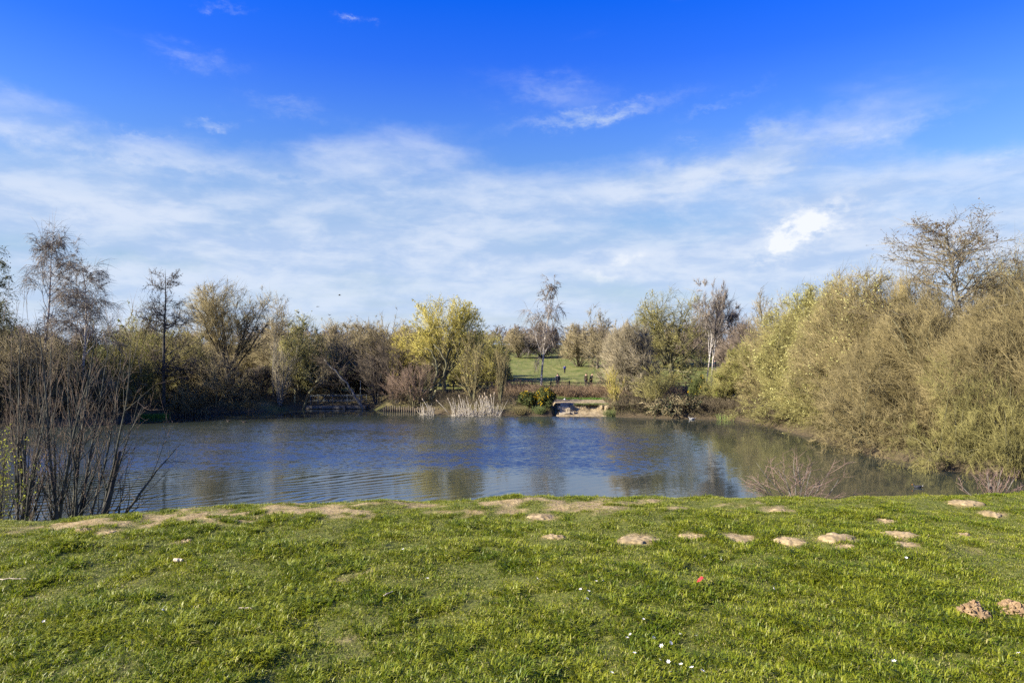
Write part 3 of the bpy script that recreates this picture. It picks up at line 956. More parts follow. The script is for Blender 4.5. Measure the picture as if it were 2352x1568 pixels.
def left_bank():
    tree('birch', 'weeping_willow', 'drooping yellow-green tree cut by the left edge of the photo', -25, 51, 572, 150, B_BROWN, T_OLIVE, ('leaves', 3500, .08, L_SAGE, 1.8, .6), 11, 1.1, group=GL)
    tree('birch', 'birch_tree', 'tallest bare birch on the left, its crown of drooping grey twigs highest', 98, 53, 524, 160, B_BIRCH, T_BIRCH, ('catkins', 500, .07, L_CONE, 2.0, .8), 12, 1.15, group=GL)
    tree('birch', 'birch_tree', 'white-stemmed weeping birch right of the tallest birch on the left', 188, 52, 568, 165, B_BIRCH, T_BIRCH, ('catkins', 500, .07, L_CONE, 2.0, .8), 23, 1.15, lean=(.03, 0), group=GL)
    tree('dome', 'bush', 'dark brown thicket at the left edge below the drooping tree', 20, 50.5, 765, 190, B_DARK, T_BROWN, None, 14, .85, cat='bush', group=GL)
    tree('dome', 'bush', 'dark brown thicket below the tallest birch', 130, 51.5, 752, 170, B_DARK, T_BROWN, None, 15, .85, cat='bush', group=GL)
    tree('dome', 'bush', 'olive thicket below the white-stemmed weeping birch', 232, 55.5, 735, 150, B_BROWN, T_OLIVE, ('leaves', 1800, .08, L_GREEN), 16, .85, cat='bush', group=GL)
    tree('dome', 'bush', 'yellowish budding bush just left of the conical alder', 312, 60.5, 700, 125, B_OLIVE, T_OLIVE, ('leaves', 2500, .085, L_GREEN), 17, .85, cat='bush', group=GL)
    tree('arch', 'bush', 'low brown arching scrub at the water below the olive thicket', 265, 55.5, 850, 120, B_DARK, T_BROWN, None, 18, .9, cat='bush', group=GL)
    tree('alder', 'alder_tree', 'dark conical alder with straight trunk and level branches on left bank', 376, 57.8, 624, 150, B_DARK, T_DARK, ('cones', 1300, .07, L_CONE, 1.2, .2), 19, 1.0, group=GL)
    tree('dome', 'bush', 'olive bush between the conical alder and the broad round-headed oak', 440, 63, 765, 130, B_BROWN, T_OLIVE, None, 20, .8, cat='bush', group=GL)
    tree('arch', 'bush', 'low straggling brown bush at the water right of the conical alder', 432, 58.9, 868, 105, B_DARK, T_TAN, None, 21, .8, cat='bush', group=GL)
    tree('shrub', 'shrub', 'thin upright stems at the water in front of the broad oak', 495, 60.6, 800, 110, B_OLIVE, T_BROWN, None, 22, .8, cat='shrub', group=GL)
    tree('oak', 'oak_tree', 'broad bare oak with fan of upswept limbs against the sky, left', 525, 69, 640, 262, B_BROWN, T_TAN, None, 24, 1.3, group=GL)
    tree('birchup', 'young_tree', 'slim bare tree standing at the right edge of the broad oak', 628, 64, 676, 80, B_GREY, T_BROWN, None, 25, .5, group=GL)
    tree('dome', 'willow_bush', 'goat willow full of pale yellow catkins right of the slim bare tree', 694, 66.5, 722, 150, B_OLIVE, T_OLIVE, ('catkins', 4200, .085, L_PALE), 26, .85, cat='bush', group=GM)
    tree('shrub', 'shrub', 'forked grey stems leaning over the path under the goat willow', 642, 62.4, 780, 80, B_GREY, T_GREY, None, 27, .6, cat='shrub', group=GM)
    tree('dome', 'bush', 'dull green bush at the left end of the footbridge', 600, 64.5, 845, 110, B_DARK, T_DARK, ('leaves', 1500, .08, L_DARK), 28, .7, cat='bush', group=GM)
    tree('dome', 'bush', 'olive brown bush right of the goat willow behind the footbridge', 762, 68, 738, 125, B_BROWN, T_BROWN, ('catkins', 900, .07, L_PALE), 29, .85, cat='bush', group=GM)
    tree('dome', 'bush', 'brown rounded bush standing behind the middle of the footbridge', 826, 69, 727, 125, B_BROWN, T_BROWN, None, 30, .9, cat='bush', group=GM)
    tree('dome', 'bush', 'tall tan bush left of the yellow willow, highest of the brown bushes', 888, 70, 706, 125, B_BROWN, T_TAN, None, 31, .9, cat='bush', group=GM)
    tree('dome', 'bush', 'grey-green leafy thicket hanging over the footbridge railing', 775, 66.5, 838, 170, B_DARK, T_DARK, ('leaves', 3600, .075, L_SAGE), 32, .8, cat='bush', group=GM)
    tree('shrub', 'shrub', 'dark upright stems just right of the footbridge', 868, 63.8, 790, 95, B_DARK, T_DARK, None, 33, .9, cat='shrub', group=GM)


def mid_bank():
    tree('oak', 'willow_tree', 'yellow willow with golden young leaves, brightest crown in the middle', 1020, 66, 674, 222, B_OLIVE, T_YELLOW, ('leaves', 7500, .07, L_YELLOW, 2.0, .3), 41, 1.15, group=GM)
    tree('dome', 'willow_bush', 'yellow-green low willow boughs left of the yellow willow trunk', 945, 68, 735, 110, B_OLIVE, T_YELLOW, ('leaves', 3200, .085, L_YELLOW), 42, .8, cat='bush', group=GM)
    tree('shrub', 'shrub', 'reddish bare shrub with green-gold stems beside the snapped trunk', 950, 61.2, 832, 95, B_OLIVE, T_RED, None, 43, .9, cat='shrub', group=GM)
    tree('shrub', 'shrub', 'dark red bare shrub by the log edging right of the footbridge', 905, 62.0, 850, 78, B_DARK, T_RED, None, 44, .8, cat='shrub', group=GM)
    tree('shrub', 'shrub', 'tall sheaf of thin pale stems rising behind the white reeds', 1088, 60.4, 765, 85, B_OLIVE, T_TAN, ('leaves', 350, .07, L_YELLOW), 45, .6, cat='shrub', group=GM)
    tree('dome', 'bush', 'dark olive bush at the left edge of the green field', 1135, 72, 752, 85, B_DARK, T_OLIVE, ('leaves', 1500, .09, L_YELLOW), 46, .8, cat='bush', group=GM)
    tree('shrub', 'sapling', 'single thin sapling between the white reeds and the gorse', 1150, 59.3, 800, 40, B_OLIVE, T_TAN, None, 47, .35, cat='sapling', group=GM)
    tree('birch', 'birch_tree', 'lone silver birch on the field edge with drooping brown twigs', 1243, 66.3, 641, 98, B_BIRCH, T_BIRCH, ('catkins', 400, .08, L_CONE, 2.0, .9), 48, .95, lean=(.02, 0), group=GM)
    tree('dome', 'distant_tree', 'round purple-brown tree behind the lone birch across the field', 1246, 152, 737, 95, B_DARK, T_PURPLE, None, 49, .8, group='trees beyond the field')
    tree('oak', 'distant_tree', 'bare spreading tree rising above the wood right of the lone birch', 1372, 118, 700, 92, B_BROWN, T_BROWN, None, 50, .8, group='trees beyond the field')
    tree('dome', 'distant_tree', 'brown bushy tree across the field below the bare spreading tree', 1330, 124, 742, 120, B_BROWN, T_BROWN, None, 51, .8, group='trees beyond the field')
    tree('lowoak', 'oak_tree', 'dark oak whose long low limbs reach left over the field', 1398, 76, 755, 175, B_DARK, T_BROWN, None, 52, .55, group=GM)
    tree('dome', 'willow_bush', 'big grey-brown rounded bush right of the sandy landing', 1448, 63.5, 740, 168, B_BROWN, T_GREY, None, 53, 1.1, cat='bush', group=GM)
    tree('lowoak', 'oak_tree', 'tall oak with level low limbs beside the pair of white birches', 1545, 71, 648, 205, B_OLIVE, T_OLIVE, ('leaves', 1200, .07, L_PALE), 54, 1.0, group=GM)
    tree('birchup', 'birch_tree', 'left of two white birches, upright forked stem and fine brown crown', 1622, 66, 652, 78, B_BIRCH, T_BIRCH, None, 55, 1.0, lean=(.02, 0), group=GM)
    tree('birchup', 'birch_tree', 'right of two white birches, leaning right with purple-brown crown', 1633, 67, 648, 100, B_BIRCH, T_BIRCH, None, 56, 1.1, lean=(.10, 0), group=GM)
    tree('shrub', 'birch_sapling', 'slim twin-stemmed young birch glowing yellow right of the sandy landing', 1413, 57.9, 842, 55, B_YELL, T_YELLOW, None, 57, .5, cat='sapling', group=GM)
    tree('arch', 'bush', 'dark brambly bush at the water under the twin-stemmed young birch', 1440, 57.2, 922, 90, B_DARK, T_BROWN, ('leaves', 900, .06, L_DARK), 58, .6, cat='bush', group=GM)
    tree('shrub', 'shrub', 'fan of olive stems at the water right of the twin-stemmed birch', 1497, 57.2, 838, 105, B_OLIVE, T_OLIVE, None, 59, .9, cat='shrub', group=GM)
    tree('dome', 'distant_tree', 'brown tree behind the two white birches', 1690, 98, 692, 110, B_BROWN, T_PURPLE, None, 60, .9, group='trees beyond the field')
    tree('oak', 'distant_tree', 'tall grey-brown tree between the white birches and the big willows', 1765, 92, 652, 135, B_BROWN, T_BROWN, None, 61, 1.0, group='trees beyond the field')
    tree('dome', 'willow_bush', 'light green low willow at the water right of the two birches', 1725, 59, 775, 165, B_OLIVE, T_OLIVE, ('leaves', 3800, .075, L_GREEN), 62, 1.0, cat='bush', group=GM)


def right_bank():
    tree('bigdome', 'willow_bush', 'yellow catkin willow forming the left shoulder of the big willows', 1850, 52.5, 660, 270, B_OLIVE, T_OLIVE, ('catkins', 7500, .085, L_PALE), 71, 1.0, cat='bush', group=GR)
    tree('bigdome', 'willow_tree', 'large round willow with yellow-green top left of the tall alder', 1985, 45.5, 610, 370, B_OLIVE, T_TAN, ('catkins', 7500, .075, L_PALE), 72, 1.25, group=GR)
    tree('bigdome', 'willow_tree', 'large brown tangled willow under the tall alder', 2170, 38.5, 668, 420, B_OLIVE, T_TAN, None, 73, 1.3, group=GR)
    tree('bigdome', 'willow_tree', 'brown tangled willow cut by the right edge of the photo', 2370, 35, 615, 380, B_OLIVE, T_TAN, None, 74, 1.2, group=GR)
    tree('crown_alder', 'alder_tree', 'tall alder hung with dark cones, highest tree on the right', 2230, 40, 490, 300, B_GREY, T_BROWN, ('cones', 7500, .055, L_CONE, 1.3, .3), 75, 1.5, group=GR)
    tree('bigdome', 'willow_tree', 'tall pale yellow willow behind the alder at the right edge', 2335, 50, 540, 300, B_OLIVE, T_TAN, ('catkins', 3000, .08, L_PALE), 76, 1.1, group=GR)
    tree('arch', 'willow_bush', 'low arching willow sweeping its twigs onto the water, leftmost of the fringe', 1865, 47, 855, 260, B_OLIVE, T_OLIVE, ('leaves', 2500, .06, L_PALE), 77, 1.1, cat='bush', group=GR, zb=-4.2)
    tree('arch', 'willow_bush', 'low brown willow bending over the water below the yellow-green top', 2010, 38.5, 830, 290, B_OLIVE, T_TAN, None, 78, 1.25, cat='bush', group=GR, zb=-4.2)
    tree('arch', 'willow_bush', 'dark tangled willow roots and boughs at the water under the alder', 2175, 33.6, 850, 280, B_OLIVE, T_OLIVE, None, 79, 1.2, cat='bush', group=GR, zb=-4.2)
    tree('arch', 'willow_bush', 'dark tangle of boughs at the right edge above the water', 2345, 31.5, 870, 230, B_OLIVE, T_OLIVE, None, 80, 1.2, cat='bush', group=GR, zb=-4.2)


def near_bank_trees():
    g = 'bare trees just below the near bank'
    tree('poles', 'alder_clump', 'near clump of bare alder stems at the left edge', 45, 11.4, 700, 240, B_POLE, T_POLE, None, 91, 1.0, twk=1, group=g)
    tree('poles', 'alder_clump', 'near clump of bare alder stems, the middle and tallest', 125, 11.8, 640, 290, B_POLE, T_POLE, None, 92, 1.0, twk=1, lean=(.03, 0), group=g)
    tree('poles', 'alder_clump', 'near clump of bare alder stems spreading right towards the water', 190, 11.5, 725, 330, B_POLE, T_POLE, None, 95, 1.0, twk=1, lean=(.20, 0), group=g)
    tree('sapling', 'leafy_shrub', 'near shrub with bright yellow-green young leaves at the left edge', -8, 9.6, 965, 150, B_DARK, T_DARK, ('leaves', 900, .022, L_LIME, 1.5), 94, 1.0, twk=1, cat='shrub', group=g)
    tree('sapling', 'bare_sapling', 'bare reddish sapling spreading beyond the grass edge, larger of two', 1832, 8.5, 1030, 245, B_GREY, T_PINK, None, 96, 1.0, twk=1, cat='sapling', group=g)
    tree('sapling', 'bare_sapling', 'bare reddish sapling beyond the grass edge at far right, smaller of two', 2283, 8.5, 1062, 110, B_GREY, T_PINK, None, 97, .8, twk=1, cat='sapling', group=g)
    # broken stem leaning over the bank
    X, Y = (236 - CX) / FOC * 11.0, 11.0
    r = thing('dead_stem', 'broken dead stem leaning right, no crown, right of the alder clumps', 'dead tree', (X, Y, gz(X, Y) - .1))
    a = np.array([from_px(*p, 11.0 + k) for p, k in [((228, 1215), 0), ((238, 1180), .0), ((252, 1140), .05), ((262, 1100), .1), ((269, 1066), .1), ((276, 1036), .1)]]) - np.array(r.location)
    m = MB(); m.tube(a, [.042, .038, .036, .034, .030, .027], 8); link('trunk', m.mesh('trunk', [B_DARK], True), r)
    rng = np.random.default_rng(5)
    b = grow(*spawn(dict(p=a[None], d=np.tile(unit(a[-1] - a[0]), (1, 6, 1)), r=np.full((1, 6), .02), L=np.array([1.2])), 9, .1, .95, 60, 12, .28, .3, rng, radr=.35), 5, .12, .06, rng, .3)
    e = grow(*spawn(b, 4, .2, .95, 40, 10, .4, .3, rng, radr=.6, minr=.002), 3, .12, .04, rng, .4)
    build_wood('side_shoots', [(b, 4), (e, 3)], [T_DARK], r)


left_bank(); mid_bank(); right_bank(); near_bank_trees()


# ------------------------------------------------------------------ woodland far behind the field
def far_wood():
    rng = np.random.default_rng(77)
    V, Q, T, n = [], [], [], 0
    protos = []
    for k in range(4):
        r2 = np.random.default_rng(300 + k)
        th, fi = make_skeleton('oak' if k % 2 else 'dome', 9, 9, r2, .19, 12.0)
        vs, qs, ts, m_ = [], [], [], 0
        for b, kk in th[:1] + fi:
            v, q, t = tubes(b['p'], b['r'], 3, True)
            vs.append(v); qs.append(q + m_); ts.append(t + m_); m_ += len(v)
        protos.append((np.concatenate(vs), np.concatenate(qs), np.concatenate(ts)))
    spots = []
    for i in range(130):
        px = rng.uniform(-250, 2600)
        Y = rng.uniform(166, 235)
        h = (EYE - (rng.uniform(742, 766) - HY) / FOC * Y)
        spots.append((px, Y, h))
    for (px, Y, top) in spots:
        X = (px - CX) / FOC * Y
        g = gz(X, Y)
        v, q, t = protos[rng.integers(0, 4)]
        a = rng.uniform(0, 2 * PI)
        rot = np.array([[math.cos(a), -math.sin(a), 0], [math.sin(a), math.cos(a), 0], [0, 0, 1]])
        sc = (top - g) / 9
        vv = (v @ rot.T) * np.array([sc * 1.25, sc * 1.25, sc]) + np.array([X, Y, g])
        V.append(vv); Q.append(q + n); T.append(t + n); n += len(v)
    me = mesh_from('far_wood', np.concatenate(V), np.concatenate(Q), np.concatenate(T), [T_PURPLE])
    o = kind(link('far_wood', me), 'stuff')
    o['label'] = 'brown bare woodland along the skyline beyond the field'
far_wood()


# ------------------------------------------------------------------ more of the same trees filling the banks
def fill_trees():
    gb = 'bushes standing behind the banks'
    F = [  # source, name, label, px, Y, top, width, turn
        (15, 'bush', 'dark brown bush behind the two weeping birches', 90, 64, 745, 190, 1.1, gb),
        (16, 'bush', 'olive bush behind the gap left of the conical alder', 330, 70, 722, 170, 2.3, gb),
        (20, 'bush', 'brown bush behind the conical alder trunk', 392, 68, 740, 160, 0.6, gb),
        (30, 'bush', 'brown bush standing under the broad oak, left half', 480, 76, 772, 170, 4.0, gb),
        (31, 'bush', 'tan bush standing under the broad oak, right half', 575, 78, 760, 160, 2.0, gb),
        (29, 'bush', 'brown bush between the slim bare tree and the goat willow', 655, 76, 752, 150, 3.3, gb),
        (30, 'bush', 'brown bush filling the gap behind the goat willow', 735, 80, 748, 160, 5.1, gb),
        (31, 'bush', 'tan bush left of the tall tan bush behind the bridge', 845, 80, 728, 140, 0.9, gb),
        (29, 'bush', 'brown bush between the tall tan bush and yellow willow', 935, 80, 742, 140, 1.7, gb),
        (46, 'bush', 'dark olive bush under the right side of the yellow willow', 1085, 74, 760, 120, 2.9, gb),
        (51, 'distant_tree', 'brown tree on the wood edge left of the lone birch', 1190, 150, 750, 95, 0.4, 'trees beyond the field'),
        (60, 'distant_tree', 'brown tree across the field left of the tall oak', 1450, 120, 738, 130, 2.2, 'trees beyond the field'),
        (51, 'distant_tree', 'brown tree across the field behind the tall oak', 1530, 128, 735, 120, 3.9, 'trees beyond the field'),
        (49, 'distant_tree', 'purple-brown tree across the field behind the white birches', 1610, 122, 722, 120, 1.2, 'trees beyond the field'),
        (60, 'distant_tree', 'brown bush low between white birches and big willows', 1720, 88, 722, 130, 5.0, 'trees beyond the field'),
        (60, 'distant_tree', 'brown bush at the left foot of the big willows', 1800, 82, 700, 140, 0.2, 'trees beyond the field'),
        (71, 'willow_bush', 'yellow catkin willow in the dip between the two biggest willows', 1905, 50, 634, 250, 2.2, GR),
        (73, 'willow_tree', 'brown willow filling the gap between the alder and yellow-green top', 2085, 44, 614, 320, 1.3, GR),
        (30, 'bush', 'brown bush far behind the left half of the broad oak', 465, 90, 742, 200, 2.6, gb),
        (31, 'bush', 'tan bush far behind the right half of the broad oak', 555, 92, 736, 200, 0.3, gb),
        (29, 'bush', 'brown bush far behind the slim bare tree', 640, 92, 732, 190, 4.5, gb),
        (20, 'bush', 'olive brown bush far behind the conical alder', 375, 84, 722, 190, 5.6, gb),
        (30, 'bush', 'brown bush far behind the goat willow and bridge', 800, 92, 722, 200, 1.0, gb),
        (31, 'bush', 'tan bush far behind the left of the yellow willow', 900, 94, 718, 190, 3.4, gb),
        (29, 'bush', 'brown bush far behind the yellow willow trunk', 1010, 96, 735, 180, 5.9, gb),
        (46, 'bush', 'dark olive bush at the field corner behind the sheaf of stems', 1110, 90, 738, 150, 0.8, gb),
        (73, 'willow_tree', 'brown willow boughs between yellow-green top and the tangle under the alder', 2085, 40.5, 705, 330, 4.2, GR),
        (74, 'willow_tree', 'brown willow boughs right of the alder trunk, before the edge', 2275, 36.5, 690, 330, 2.4, GR),
        (74, 'willow_tree', 'tall brown willow crown right of the alder trunk', 2310, 42, 604, 330, 5.2, GR),
        (72, 'willow_tree', 'pale willow filling the left shoulder behind the yellow catkin willow', 1800, 56, 705, 230, 3.1, GR),
        (58, 'bush', 'dark brambly bush at the water between the olive stems and light willow', 1560, 56.5, 905, 120, 2.1, GM),
        (62, 'willow_bush', 'light green willow bush low at the water, right of the dark gorse', 1668, 58.5, 835, 130, 1.5, GM),
        (14, 'bush', 'dark thicket at the water on the far left', -20, 49.8, 800, 190, 2.0, GL),
        (15, 'bush', 'dark thicket low at the water under the white-stemmed birch', 190, 52.6, 812, 170, 4.4, GL),
        (16, 'bush', 'olive thicket low between the birches and the conical alder', 318, 57.6, 790, 130, 3.6, GL),
        (21, 'bush', 'straggling brown bush at the water under the broad oak', 545, 61.6, 855, 110, 1.9, GL),
        (33, 'shrub', 'dark upright stems under the tall tan bush', 905, 66, 770, 110, 2.7, GM),
        (22, 'shrub', 'thin brown stems left of the yellow willow behind the red shrub', 985, 65, 790, 90, 1.4, GM),
    ]
    for (src, nm, lab, px, Y, top, w, rz, g) in F:
        clone(TREES[src], nm, lab, px, Y, top, w, rz, 'tree' if nm in ('distant_tree', 'willow_tree') else 'bush' if nm == 'willow_bush' else nm, g)
fill_trees()


# ------------------------------------------------------------------ undergrowth, bracken and shore plants (nobody could count them)
def scrub(name, label, P, h, mat, rng, spread=.5, side=2, rad=.012, grav=-.12, nseg=3):
    N = len(P)
    az = rng.uniform(0, 2 * PI, N)
    th = np.abs(rng.normal(0, spread, N))
    D = np.stack([np.sin(th) * np.cos(az), np.sin(th) * np.sin(az), np.cos(th)], 1)
    a = grow(P, D, h, np.full(N, rad), nseg, .14, grav, rng, .4)
    lst = [(a, 3)]
    if side:
        b = grow(*spawn(a, side, .25, .95, 45, 15, .45, .3, rng, radr=.7, minr=rad * .6), 1, .1, -.05, rng, .5)
        lst.append((b, 3))
    o = build_wood(name, lst, [mat], None)
    kind(o, 'stuff'); o['label'] = label
    return o


def scatter(n, x0, x1, y0, y1, rng, keep):
    X = rng.uniform(x0, x1, n); Y = rng.uniform(y0, y1, n)
    m = keep(X, Y)
    X, Y = X[m], Y[m]
    return np.stack([X, Y, ground(X, Y) - .02], 1)


M_BRACKEN = simple('bracken_dry', (.125, .085, .050), .9, col2=(.26, .185, .112), scale=2.2)
M_UNDER = simple('undergrowth_dark', (.075, .060, .036), .9, col2=(.16, .13, .078), scale=1.2)
M_SHORE = simple('shore_grass_blade', (.12, .105, .045), .9, col2=(.24, .20, .09), scale=1.6)
M_REEDGREEN = simple('reed_green', (.07, .15, .018), .7, col2=(.13, .24, .03), scale=4)
M_RUSH = simple('rush_green', (.08, .115, .035), .8, col2=(.17, .19, .07), scale=5)


def undergrowth():
    rng = np.random.default_rng(900)
    P = scatter(12000, -1.5, 20, 62.2, 67.8, rng, lambda X, Y: (fbm(X * .5, Y * .5, 3, 3) > .36) & (Y > 62.6 + .8 * fbm(X * .4, X * 0, 8, 2)) & (X < 18.5))
    scrub('bracken', 'red-brown dead bracken and bramble on the bank behind the sandy landing', P, rng.uniform(.4, 1.2, len(P)) * (.45 + 1.1 * fbm(P[:, 0] * .9, P[:, 1] * .9, 19, 3)), M_BRACKEN, rng, .55, 2, .018, -.16)
    P = scatter(9000, -48, -8, 48, 69, rng, lambda X, Y: (lake_sd(X, Y) > .5) & (lake_sd(X, Y) < 8) & (fbm(X * .35, Y * .35, 6, 3) > .40))
    scrub('undergrowth', 'dark brown undergrowth under the trees of the left bank', P, rng.uniform(.5, 1.7, len(P)), M_UNDER, rng, .5, 3, .017, -.10)
    P = scatter(26000, -46, 20, 47, 64, rng, lambda X, Y: (lake_sd(X, Y) > .02) & (lake_sd(X, Y) < 1.1) & ~((X > 3.3) & (X < 8.7)) & (fbm(X * .8, Y * .8, 12, 2) > .42))
    scrub('shore_grass', 'tufts of rough grass along the far shore', P, rng.uniform(.15, .5, len(P)), M_SHORE, rng, .4, 0, .014, -.2)
    P = scatter(7000, 8.3, 20, 49, 62, rng, lambda X, Y: (lake_sd(X, Y) > .3) & (lake_sd(X, Y) < 5))
    scrub('undergrowth', 'brown bramble at the foot of the light green willow', P, rng.uniform(.4, 1.2, len(P)), M_UNDER, rng, .5, 3, .016, -.10)
    P = scatter(5000, -11, 3.2, 58, 68, rng, lambda X, Y: (lake_sd(X, Y) > .6) & (fbm(X * .5, Y * .5, 26, 3) > .46))
    scrub('undergrowth', 'low brown brambles under the yellow willow and behind the reeds', P, rng.uniform(.25, .9, len(P)), M_UNDER, rng, .55, 2, .016, -.12)
    # bright green reed margin at the left
    X = rng.uniform(-32.2, -28.3, 1500)
    Y = 54.9 + (X + 31.5) * .35 + rng.normal(0, .22, len(X))
    P = np.stack([X, Y, np.full(len(X), WATER - .03)], 1)
    scrub('green_reed_margin', 'strip of fresh bright green water plants at the left shore', P, rng.uniform(.2, .48, len(P)), M_REEDGREEN, rng, .25, 0, .016, -.1)
undergrowth()


# ------------------------------------------------------------------ sandy landing cut into the far bank
def sand_mat():
    m_, t, p, out = new_mat('sandy_soil')
    pos = t.new('ShaderNodeNewGeometry').outputs['Position']
    n = t.noise(t.map(pos, sc=(1.0, 1.0, .35)), 3.2, 5.0, .62)
    n2 = t.noise(pos, 1.1, 3.0, .5)
    c = t.mix(t.ss(n, .35, .65), (.17, .125, .062), (.33, .265, .155))
    c = t.mix(t.ss(n2, .5, .7, 0, .5), c, (.30, .225, .12))
    t.l.new(c, p.inputs['Base Color'])
    p.inputs['Roughness'].default_value = .95
    b = t.new('ShaderNodeBump'); b.inputs['Distance'].default_value = .06
    t.l.new(n, b.inputs['Height']); t.l.new(b.outputs[0], p.inputs['Normal'])
    return m_
M_SAND = sand_mat()
M_STONE = simple('pale_stone', (.33, .27, .18), .9, col2=(.48, .41, .29), scale=5, bump=.01)
M_TIMBER = simple('old_timber', (.10, .078, .050), .9, col2=(.20, .16, .105), scale=6, bump=.01)
M_FENCE = simple('fence_timber', (.06, .050, .036), .9, col2=(.13, .105, .075), scale=5, bump=.01)
M_CONC = simple('grey_concrete', (.085, .08, .068), .9, col2=(.15, .142, .12), scale=3, bump=.01)  # tone lowered: tree shade over the footbridge is put into the colour
M_STEEL = simple('galvanised_steel', (.10, .12, .125), .55, col2=(.17, .20, .205), scale=4, metallic=.3)  # darkened to stand in for tree shade on the railings


def landing():
    xs = np.linspace(3.45, 8.6, 110)
    prof = np.array([(56.2, -4.50), (56.6, -4.40), (57.0, -4.33), (57.4, -4.27), (57.75, -4.18), (57.9, -4.05), (57.98, -3.9), (58.05, -3.75), (58.15, -3.60), (58.3, -3.53), (58.6, -3.50), (59.1, -3.49),
                     (59.7, -3.48), (60.4, -3.47), (61.2, -3.44), (62.0, -3.42)])
    t = np.linspace(0, 1, 60)
    tp = np.linspace(0, 1, len(prof))
    X, Tt = np.meshgrid(xs, t)
    Y = np.interp(Tt, tp, prof[:, 0]); Z = np.interp(Tt, tp, prof[:, 1])
    face = np.exp(-((Tt - .48) / .13) ** 2)
    Y = Y + face * ((fbm(X * 1.6, Tt * 2, 4, 4) - .5) * 1.1 + np.abs(np.sin(X * 2.6 + 3 * fbm(X, X * 0, 2, 2))) * .18) + .5 * sstep(X, 5.0, 3.8) * face
    Z = Z + (fbm(X * 2.2, Y * 2.2, 14, 4) - .5) * .10 + face * (fbm(X * 3, Tt * 9, 24, 3) - .5) * .16
    Z = Z - 1.0 * np.clip(sstep(X, 3.8, 3.45) + sstep(X, 8.25, 8.6), 0, 1) * .35
    V = np.stack([X, Y, Z], -1).reshape(-1, 3)
    idx = np.arange(len(V)).reshape(X.shape)
    q = np.stack([idx[:-1, :-1], idx[:-1, 1:], idx[1:, 1:], idx[1:, :-1]], -1).reshape(-1, 4)
    o = kind(link('sandy_landing', mesh_from('sandy_landing', V, q, None, [M_SAND])), 'structure')
    # turf lip along the top of the little cliff
    rng = np.random.default_rng(6)
    n = 1500
    X = rng.uniform(5.3, 8.3, n)
    P = np.stack([X, 58.25 + rng.normal(0, .12, n), np.full(n, -3.56)], 1)
    scrub('turf_lip', 'grassy lip on top of the small sandy cliff', P, rng.uniform(.08, .2, n), M_RUSH, rng, .5, 0, .014, -.3)
    P = np.stack([rng.uniform(4.2, 10.0, 2200), 62.4 + rng.normal(0, .22, 2200), np.full(2200, -3.5)], 1)
    scrub('green_verge', 'strip of fresh green weeds between sand and bracken', P, rng.uniform(.12, .32, 2200), M_REEDGREEN, rng, .5, 0, .014, -.3)
    # stone steps down to the water
    r = thing('stone_steps', 'pale stone steps going down the sandy bank beside the gorse', 'steps', (4.45, 57.5, -4.3))
    rj = np.random.default_rng(9)
    for k, (x, y, z, sx, sy, sz) in enumerate([(-.05, -.25, .06, .9, .45, .22), (.0, .2, .27, .8, .45, .24), (-.1, .62, .52, .9, .45, .26), (.1, 1.0, .72, .8, .4, .2)]):
        m = MB(); m.box((x, y, z), (sx, sy, sz), jit=.02, rng=rj); link('step', m.mesh('step', [M_STONE]), r)
    for (x, y, z, sx, sz) in [(.12, -.02, .26, .17, .46), (.34, -.02, .27, .22, .5), (.62, -.12, .12, .26, .24)]:
        m = MB(); m.box((x, y, z), (sx, .2, sz), rot=Matrix.Rotation(rj.uniform(-.2, .2), 3, 'Y'), jit=.015, rng=rj); link('block', m.mesh('block', [M_STONE]), r)
landing()


# ------------------------------------------------------------------ gorse and rushes by the landing
def gorse(label, px, Y, top, w, seed, flowers, dens=.8):
    rng = np.random.default_rng(seed)
    r = tree('dome', 'gorse_bush', label, px, Y, top, w, B_BROWN, G_GREEN, None, seed, dens, 1.2, cat='bush', group='flowering gorse bushes')
    fi = [c for c in r.children if c.name.startswith('crown')][0]
    co = np.empty(len(fi.data.vertices) * 3, np.float32); fi.data.vertices.foreach_get('co', co); co = co.reshape(-1, 3)
    H = r['h']
    c = co[rng.integers(0, len(co), 2600)]
    b = dict(p=np.stack([c, c + rng.normal(0, .05, c.shape)], 1))
    leaf_cloud('foliage', b, 2600, .10, G_GREEN, r, rng, 1.2)
    # flowers gather in spikes near the outside
    out = co[(np.hypot(co[:, 0], co[:, 1]) / (r['w'] / 2)) ** 2 + (co[:, 2] / H) ** 2 > .62]
    out = out[out[:, 2] > .25 * H]
    if len(out):
        cen = out[rng.integers(0, len(out), flowers)]
        c = np.repeat(cen, 12, 0) + rng.normal(0, .07, (flowers * 12, 3))
        kind(leaf_cloud('flowers', dict(p=np.stack([c, c + rng.normal(0, .03, c.shape)], 1)), flowers * 12, .065, G_FLOWER, r, rng, 1.1), 'stuff')
    return r

gorse('taller rounded gorse bush covered in yellow flowers beside the landing', 1255, 57.9, 892, 56, 201, 75)
gorse('smaller gorse bush with yellow flowers left of the taller gorse', 1211, 58.2, 902, 52, 202, 42)
gorse('dark gorse bush with few flowers under the two white birches', 1606, 60, 862, 56, 203, 22, 1.0)


